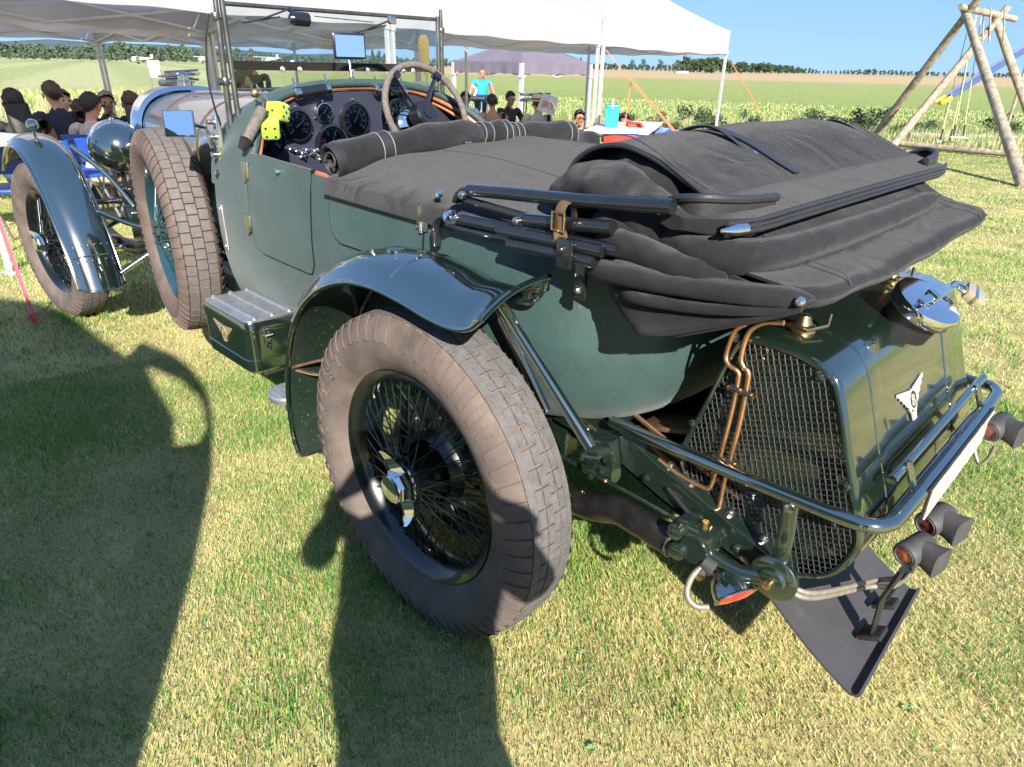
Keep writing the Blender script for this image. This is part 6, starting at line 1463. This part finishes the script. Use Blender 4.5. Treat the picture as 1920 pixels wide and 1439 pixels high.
def pose(kind, reach=.34, handz=.78, spread=.16, lean=.03):
    """joints (x forward, y left, z up) with radius and region"""
    J = {}
    if kind == 'sit': hz, kx, kz, ax, az = .50, .42, .50, .40, .09
    elif kind == 'ground': hz, kx, kz, ax, az = .12, .34, .36, .55, .07
    else: hz, kx, kz, ax, az = .90, .03, .49, .0, .09
    J['pelvis'] = ((0, 0, hz), .135, 'leg'); J['belly'] = ((.01, 0, hz+.17), .125, 'top'); J['chest'] = ((.01+lean, 0, hz+.36), .150, 'top'); J['collar'] = ((lean*1.3, 0, hz+.50), .075, 'top')
    J['neck'] = ((lean*1.8, 0, hz+.570), .050, 'skin'); J['jaw'] = ((lean*1.8+.030, 0, hz+.640), .062, 'skin'); J['brow'] = ((lean*1.8+.022, 0, hz+.708), .088, 'skin'); J['crown'] = ((lean*1.8+.008, 0, hz+.750), .072, 'skin')
    J['nose'] = ((lean*1.8+.122, 0, hz+.678), .014, 'skin')
    for n, s in (('l', 1), ('r', -1)):
        J['hip'+n] = ((.01, s*.095, hz-.01), .095, 'leg'); J['knee'+n] = ((kx, s*.12, kz), .062, 'leg'); J['ankle'+n] = ((ax, s*.11, az), .042, 'leg'); J['toe'+n] = ((ax+.15, s*.13, az-.045 if az < .1 else .04), .034, 'shoe')
        J['sho'+n] = ((lean, s*.200, hz+.490), .074, 'top')
        hp = np.array((reach, s*spread, handz)); sp = np.array(J['sho'+n][0]); mid = (hp+sp)/2; L = np.linalg.norm(hp-sp); dr = math.sqrt(max(.0, .27**2-(L/2)**2))
        el = mid+np.array((-.35*dr, s*.55*dr, -.75*dr)); J['elb'+n] = (tuple(el), .043, 'sleeve')
        J['wri'+n] = (tuple(hp), .028, 'skin'); d = (hp-el)/np.linalg.norm(hp-el); J['palm'+n] = (tuple(hp+d*.06), .030, 'skin')
        sd = np.array((0, s, 0.)); 
        for k, (off, ln) in enumerate(((-.026, .075), (-.009, .088), (.009, .082), (.025, .065))): J['f%d%s' % (k, n)] = (tuple(hp+d*(.07+ln)+sd*off*1.5+np.array((0, 0, -.02))), .0085, 'skin')
        J['th'+n] = (tuple(hp+d*.075-sd*.05+np.array((0, 0, .01))), .010, 'skin')
    E = [('pelvis', 'belly'), ('belly', 'chest'), ('chest', 'collar'), ('collar', 'neck'), ('neck', 'jaw'), ('jaw', 'brow'), ('brow', 'crown'), ('jaw', 'nose')]
    for n in 'lr':
        E += [('pelvis', 'hip'+n), ('hip'+n, 'knee'+n), ('knee'+n, 'ankle'+n), ('ankle'+n, 'toe'+n), ('collar', 'sho'+n), ('sho'+n, 'elb'+n), ('elb'+n, 'wri'+n), ('wri'+n, 'palm'+n), ('palm'+n, 'th'+n)]+[('palm'+n, 'f%d%s' % (k, n)) for k in range(4)]
    return J, E
def person(label, head, face, kind, skin, top, leg, hair, style='short', bare=False, sleeve='top', group=None, J=None, E=None, hat=None, glasses=False, ground=True, wide=1.22):
    """head: world point of the crown; the figure sits or stands so that its crown is there"""
    if J is None: J, E = pose(kind)
    names = list(J); P = np.array([J[n][0] for n in names]); hz = max(P[:, 2])+.07
    zg = ground_z(head[0], head[1]) if ground else 0.
    cx = J['crown'][0][0]; sc = 1.0 if kind != 'stand' else (head[2]-zg)/hz
    sc = min(1.12, max(.85, sc)); z0 = head[2]-hz*sc
    M = Matrix.Translation((head[0], head[1], z0)) @ Matrix.Rotation(face, 4, 'Z') @ Matrix.Scale(sc, 4) @ Matrix.Translation((-cx, 0, 0))
    root = empty('person', (head[0], head[1], max(zg, z0)), label, 'person', group)
    me = bpy.data.meshes.new('p'); me.from_pydata([tuple(p) for p in P], [(names.index(a), names.index(b)) for a, b in E], []); o = bpy.data.objects.new('p', me); col.objects.link(o)
    sk = o.modifiers.new('s', 'SKIN'); sk.use_smooth_shade = True; sk.branch_smoothing = .6
    for i, n in enumerate(names):
        v = me.skin_vertices[0].data[i]; r = J[n][1]; v.radius = (r, r*(1.35 if n in ('chest', 'belly') else 1.15 if n == 'pelvis' else 1.)) if False else (r, r); v.use_root = n == 'pelvis'
    o.modifiers.new('u', 'SUBSURF').levels = 1
    dg = bpy.context.evaluated_depsgraph_get(); m2 = bpy.data.meshes.new_from_object(o.evaluated_get(dg)); bpy.data.objects.remove(o)
    segs = [(np.array(J[a][0]), np.array(J[b][0]), J[b][2] if J[b][2] != 'top' else J[b][2], b) for a, b in E]
    reg = {'skin': 0, 'top': 1, 'leg': 2, 'shoe': 3, 'sleeve': 1 if sleeve == 'top' else 0}
    if bare: reg['top'] = 0; reg['sleeve'] = 0
    m2.materials.clear()
    for q in (SK[skin], top, leg, SHOE): m2.materials.append(q)
    vc = np.array([p.center for p in m2.polygons]); best = np.full(len(vc), 9e9); bi = np.zeros(len(vc), int)
    for a, b, rg, nm in segs:
        d = b-a; t = np.clip(((vc-a) @ d)/(d @ d), 0, 1); ds = np.linalg.norm(vc-(a+t[:, None]*d), axis=1)-J[nm][1]*.5
        k = ds < best; best[k] = ds[k]; bi[k] = reg[rg]
    m2.polygons.foreach_set('material_index', bi.astype(np.int32)); m2.polygons.foreach_set('use_smooth', [True]*len(m2.polygons))
    # broaden the trunk sideways as a real chest is
    for v in m2.vertices:
        if abs(v.co.y) < (.17 if wide < 1.3 else .2) and J['pelvis'][0][2]-.05 < v.co.z < J['collar'][0][2]: v.co.y *= wide; v.co.x *= .92
    m2.transform(M); m2.update(); ob = bpy.data.objects.new('body', m2); col.objects.link(ob); put(ob, root)
    cb, cc = np.array(J['brow'][0]), np.array(J['crown'][0])
    if style != 'bald':
        m = MB(); rows = []
        for i in range(9):
            ph = math.pi*.5*i/8 if style == 'short' else math.pi*.56*i/8
            rr = []
            for k in range(20):
                a = 2*math.pi*k/20; fx = math.cos(a); front = max(0, fx)
                p2 = ph*(1-.40*front+.60*max(0, -fx)+.05*math.sin(a*7))
                rr.append(cb+np.array((-.012, 0, .012))+np.array((.100*math.sin(p2)*fx, .089*math.sin(p2)*math.sin(a), .099*math.cos(p2)+.004*math.sin(a*5+i))))
            rows.append(rr)
        m.grid(rows, cv=True); hg_ = np.random.default_rng(len(label)); m.v = [tuple(np.array(p)+hg_.normal(0, .0045, 3)) for p in m.v]
        if style == 'long':
            r2 = []
            for i in range(8):
                t = i/7; z = cb[2]-.02-.42*t; r2.append([np.array((cb[0]-.075-.04*math.sin(t*2.6)-.03*t+.035*math.cos(a)*1.2, (.105-.02*t)*math.sin(a)+.006*math.sin(9*t+a*3), z)) for a in np.linspace(0, 2*math.pi, 16, endpoint=False)])
            m.grid(r2, cv=True); m.add(r2[-1], [tuple(range(16))])
        m.xf(M); m.obj('hair', HR[hair], root)
    if hat:
        m = MB(); m.lathe([(0, .095), (.085, .09), (.098, .02), (.10, .0), (.165, -.012), (.168, -.006), (.10, .008)], cb+np.array((-.01, 0, .045)), (0, 0, 1), 24); m.xf(M); hh = m.obj('hat', hat[0], root)
        m = MB(); m.lathe([(.100, .004), (.102, .008), (.100, .030), (.097, .030)], cb+np.array((-.01, 0, .045)), (0, 0, 1), 24); m.xf(M); m.obj('hat_band', hat[1], hh)
    if glasses:
        m = MB(); m.tube([cb+np.array((.0, .095, -.02)), cb+np.array((.085, .075, -.02)), cb+np.array((.102, 0, -.018)), cb+np.array((.085, -.075, -.02)), cb+np.array((.0, -.095, -.02))], [.005, .016, .008, .016, .005], 8); m.xf(M); m.obj('glasses', G_['black'], root)
    for s in (-1, 1):
        m = MB(); m.lathe([(0, -.012), (.022, -.008), (.026, .006), (.016, .010), (0, .004)], cb+np.array((-.005, s*.086, -.030)), (.3, s, 0), 10); m.xf(M); m.obj('ear', SK[skin], root)
        m = MB(); m.lathe([(0, .006), (.011, .004), (.012, -.004)], cb+np.array((.082, s*.034, -.018)), (1, s*.25, 0), 10); m.xf(M); m.obj('eye', G_['black'], root)
    m = MB(); m.tube([cb+np.array((.070, -.026, -.098)), cb+np.array((.088, 0, -.101)), cb+np.array((.070, .026, -.098))], .006, 6); m.xf(M); m.obj('mouth', pm('lips', (.40, .14, .12), .5), root)
    return root
gp1 = 'people seated under the left tent'; gp2 = 'people seated by the lilac gazebo'
navy = cl('navy_shirt', (.020, .026, .055)); black_t = cl('black_tshirt', (.018, .018, .022)); jeans = cl('blue_jeans', (.04, .06, .12)); khaki = cl('khaki', (.20, .16, .10)); blue_t = cl('bright_blue_tshirt', (.02, .30, .62)); greyt = cl('grey_tshirt', (.42, .40, .38))
fl1 = floral('dark_floral', (.03, .03, .03), (.42, .36, .24), (.62, .22, .04)); fl2 = floral('cream_floral', (.55, .40, .30), (.62, .52, .42), (.40, .14, .05)); lace = cl('pale_patterned', (.52, .40, .34), (.60, .5, .45), 40, .2)
F0 = R(8)
person('person with long black hair seated under the tent', atd(18, 165, 8.4), R(0), 'sit', 'tan', black_t, jeans, 'black', 'long', sleeve='skin', group=gp1)
person('person in a navy shirt seated at the long table', atd(92, 151, 8.8), R(5), 'sit', 'fair', navy, khaki, 'brown', 'short', group=gp1)
person('person in a dark floral shirt seated beside the bare-armed person', atd(146, 186, 8.9), R(10), 'sit', 'tan', fl1, jeans, 'brown', 'short', group=gp1)
person('bare-armed person in glasses leaning on the table', atd(164, 172, 8.2), R(-50), 'sit', 'red', lace, khaki, 'black', 'short', sleeve='skin', group=gp1, glasses=True)
person('person in a grey cap beyond the table', atd(195, 169, 9.8), R(170), 'sit', 'tan', black_t, jeans, 'grey', 'short', group=gp1)
person('person with brown hair in a cream floral shirt', atd(241, 170, 8.6), R(0), 'sit', 'fair', fl2, jeans, 'brown', 'long', group=gp1)
person('dark-haired person partly hidden by the bonnet', atd(281, 176, 9.4), R(-20), 'sit', 'tan', fl1, jeans, 'brown', 'short', group=gp1)
person('person in white sitting across the long table', atd(112, 166, 10.3), R(190), 'sit', 'fair', G_['white'], khaki, 'brown', 'short', group=gp1)
person('sunburnt person seen through the windscreen', atd(467, 96, 11.0), R(150), 'stand', 'red', black_t, jeans, 'grey', 'bald')
person('person in a bright blue shirt seated behind the scuttle', atd(452, 128, 8.2), R(-100), 'sit', 'tan', blue_t, jeans, 'brown', 'short')
JJ, EE = pose('stand', reach=.22, handz=1.0, spread=.24, lean=.06); person('cook in a bright blue shirt standing behind the trestle table', atd(904, 125, 17.4), R(150), 'stand', 'tan', blue_t, jeans, 'grey', 'bald', sleeve='skin', J=JJ, E=EE)
a = atd(884, 160, 16.6); m = MB(); m.tube(cat([a, atd(893, 168, 16.6), atd(888, 182, 16.6), atd(872, 198, 16.4), atd(868, 210, 16.2)], 6), .022, 8); o = m.obj('hose', G_['white']); tag(o, 'white hose held by the cook in blue', 'hose')
person('dark-haired person in white seated at the steering wheel side', atd(872, 171, 13.5), R(140), 'sit', 'tan', G_['white'], jeans, 'black', 'short', group=gp2)
person('bare-backed person with cropped dark hair', atd(923, 176, 12.0), R(-35), 'sit', 'tan', jeans, jeans, 'black', 'short', bare=True, group=gp2)
person('person in a black shirt looking down at the table', atd(957, 171, 13.2), R(170), 'sit', 'tan', black_t, jeans, 'black', 'short', group=gp2)
person('person in a pale shirt and straw hat with black band', atd(1008, 180, 12.2), R(-30), 'sit', 'fair', greyt, khaki, 'brown', 'short', sleeve='skin', hat=(pm('straw', (.55, .47, .32), .8, bump=.4, bs=80), G_['black']), group=gp2)
person('person in dark sunglasses sitting low on the grass', atd(1087, 205, 11.6), R(150), 'ground', 'tan', black_t, jeans, 'black', 'short', glasses=True)
person('dark-haired person half hidden by the cool box', atd(1172, 211, 10.6), R(120), 'ground', 'brown', black_t, jeans, 'black', 'short')
p = atd(945, 208, 12.6); table('low table between the bare-backed and black-shirted people', (p[0]+.3, p[1]-.2), (.9, .8), R(-40), .62)
for lb, u, v, D, f in (('grey camping chair under the bare-backed person', 923, 176, 12.0, R(-35)), ('grey camping chair under the person in black', 957, 171, 13.2, R(170)), ('grey camping chair under the hat wearer', 1008, 180, 12.2, R(-30)), ('grey camping chair of the person in white', 872, 171, 13.5, R(140))):
    q = atd(u, v, D); chair(lb, (q[0], q[1]), f, G_['steel'], 'camping chairs by the lilac gazebo')
for lb, u, v, D, f in (('blue folding chair under the floral-shirted person', 146, 186, 8.9, R(10)), ('blue folding chair under the bare-armed person', 164, 172, 8.2, R(-50)), ('blue folding chair under the cream floral shirt', 241, 170, 8.6, R(0)), ('blue folding chair of the person in the grey cap', 195, 169, 9.8, R(170)), ('blue folding chair of the person in white', 112, 166, 10.3, R(190)), ('blue folding chair hidden behind the bonnet', 281, 176, 9.4, R(-20)), ('blue folding chair behind the scuttle', 452, 128, 8.2, R(-100))):
    q = atd(u, v, D); chair(lb, (q[0], q[1]), f, G_['bluepl'])

# ---- the photographer, whose shadow lies across the wheel
J, E = pose('stand', reach=.02, handz=1.33, spread=.07, lean=.0); kk = 1/.868
for n, s in (('l', 1), ('r', -1)):
    J['elb'+n] = ((.10, s*.315, 1.19), .06, 'sleeve'); J['sho'+n] = ((0, s*.21, 1.385), .075, 'top'); J['hip'+n] = ((.01, s*.13, .89), .145, 'leg'); J['knee'+n] = ((.03, s*.16, .49), .095, 'leg')
    hp = np.array((.26, s*.085, 1.50)); J['wri'+n] = (tuple(hp), .034, 'skin'); d = np.array((.1, -s*.05, .35)); d /= np.linalg.norm(d); J['palm'+n] = (tuple(hp+d*.05), .036, 'skin')
    for k, ln in enumerate((.06, .075, .07, .055)): J['f%d%s' % (k, n)] = (tuple(hp+d*(.06)+np.array((.03, -s*.008*(k), .012*k))), .010, 'skin')
    J['th'+n] = (tuple(hp+d*.09+np.array((-.02, -s*.02, 0))), .011, 'skin')
J['belly'] = (J['belly'][0], .185, 'top'); J['chest'] = (J['chest'][0], .18, 'top'); J['pelvis'] = (J['pelvis'][0], .185, 'leg')
hd = np.array((CAMP[0], CAMP[1], 0))-np.array((math.cos(YAW), math.sin(YAW), 0))*.32+np.array((0, 0, 1.575))
hd = hd-np.array((math.sin(R(33.4)), math.cos(R(33.4)), 0))*.10
pg = person('photographer standing on the lawn holding up a phone, shadow falling across the rear wheel', hd, YAW+R(8), 'stand', 'fair', navy, jeans, 'brown', 'short', J=J, E=E, ground=False, wide=1.5)
m = MB(); cphone = CAMP-fw*.055; Rp = np.stack([rt, up, fw], 1); m.rbox(cphone, (.15, .072, .008), .003, Rp); ph = m.obj('phone', G_['black']); tag(ph, 'phone held up by the photographer', 'phone')
# ---- added unseen sheet, outline and hole cut to cast the broad shadow on the left
n_ = np.array((math.cos(R(-33.4)), math.sin(R(-33.4)), 0)); r_l = np.array((-n_[1], n_[0], 0)); B0 = np.array((CAMP[0], CAMP[1], 0))-n_*.35; dz = .35*math.tan(SUN_EL)
def sp3(l, z): return B0+r_l*l+np.array((0, 0, z+dz))
out = [(.56, -dz), (.56, .62), (.578, 1.0), (.62, 1.30), (.69, 1.54), (.74, 1.66), (.80, 1.76), (.90, 1.88), (1.005, 1.975), (1.13, 2.05), (1.231, 2.115), (1.24, 1.99), (1.45, 2.16), (1.76, 2.42), (2.0, 2.55), (2.29, 2.64), (2.9, 2.72), (3.6, 2.72), (3.6, -dz)]
hole = [(1.118, 1.917), (.918, 1.80), (.80, 1.69), (.743, 1.598), (.705, 1.50), (.71, 1.44), (.79, 1.432), (.82, 1.48), (.845, 1.56), (.92, 1.66), (1.02, 1.78)]
bm = bmesh.new()
def loopv(pts): return [bm.verts.new(tuple(sp3(l, z))) for l, z in pts]
vo, vh = loopv(out), loopv(hole); es = [bm.edges.new((v[i], v[(i+1) % len(v)])) for v in (vo, vh) for i in range(len(v))]
bmesh.ops.triangle_fill(bm, use_beauty=True, use_dissolve=False, edges=es); fs = bm.faces[:]
ex = bmesh.ops.extrude_face_region(bm, geom=fs); bmesh.ops.translate(bm, vec=Vector(-n_*.012), verts=[v for v in ex['geom'] if isinstance(v, bmesh.types.BMVert)]); bmesh.ops.recalc_face_normals(bm, faces=bm.faces)
me = bpy.data.meshes.new('caster_sheet'); bm.to_mesh(me); bm.free(); me.materials.append(cl('caster_green', (.10, .13, .08)))
aw = empty('shadow_sheet', tuple(B0+r_l*2), 'tall unseen sheet added beside the photographer, shaped to cast the shadow on the lawn', 'shadow_caster'); ob = bpy.data.objects.new('caster_sheet', me); col.objects.link(ob); put(ob, aw)
for l, h in ((1.5, 2.15), (3.58, 2.70)): m = MB(); m.tube([B0+r_l*l-n_*.03, B0+r_l*l-n_*.03+np.array((0, 0, h+dz))], .022, 8); m.obj('pole', G_['tube'], aw)  # props for the added shadow-casting sheet

# ---- plush dice hung from the screen post
def die(c, s, rot, label, pips):
    r3 = np.array(rot); root = empty('plush_dice', tuple(c), label, 'dice', 'lime dice hanging in the car'); m = MB(); m.rbox(c, (s, s, s), s*.2, r3, 4); m.obj('cube', G_['lime'], root)
    for axv, uu, vv, lst in pips:
        a, b, d = r3 @ np.array(axv), r3 @ np.array(uu), r3 @ np.array(vv)
        for (p, q) in lst: m = MB(); m.lathe([(s*.075, -.002), (s*.07, .0012), (0, .0018)], c+a*s*.5+b*p*s+d*q*s, a, 12); m.obj('pip', G_['black'], root)
five = [(-.24, -.24), (.24, -.24), (-.24, .24), (.24, .24), (0, 0)]; four = five[:4]; one = [(0, 0)]
rr = rotm((0, 0, 1), R(30)) @ rotm((1, 0, 0), R(14))
die(at(521, 211, 0, 1.16), .064, rr, 'lime plush die with five black dots, upper of the hanging pair', [((-1, 0, 0), (0, 1, 0), (0, 0, 1), five), ((0, 1, 0), (1, 0, 0), (0, 0, 1), one)])
die(at(507, 242, 0, 1.12), .060, rotm((0, 0, 1), R(62)) @ rotm((1, 0, 0), R(-20)), 'lime plush die with four black dots, lower of the hanging pair', [((-1, 0, 0), (0, 1, 0), (0, 0, 1), four), ((0, 1, 0), (1, 0, 0), (0, 0, 1), four)])
m = MB(); m.tube([at(480, 158, 0, 1.25), at(506, 194, 0, 1.17)], .0016, 5); m.tube([at(480, 158, 0, 1.25), at(497, 212, 0, 1.14), at(503, 228, 0, 1.13)], .0016, 5); o = m.obj('dice_string', G_['cord']); tag(o, 'thin string holding the lime dice at the screen post', 'string')
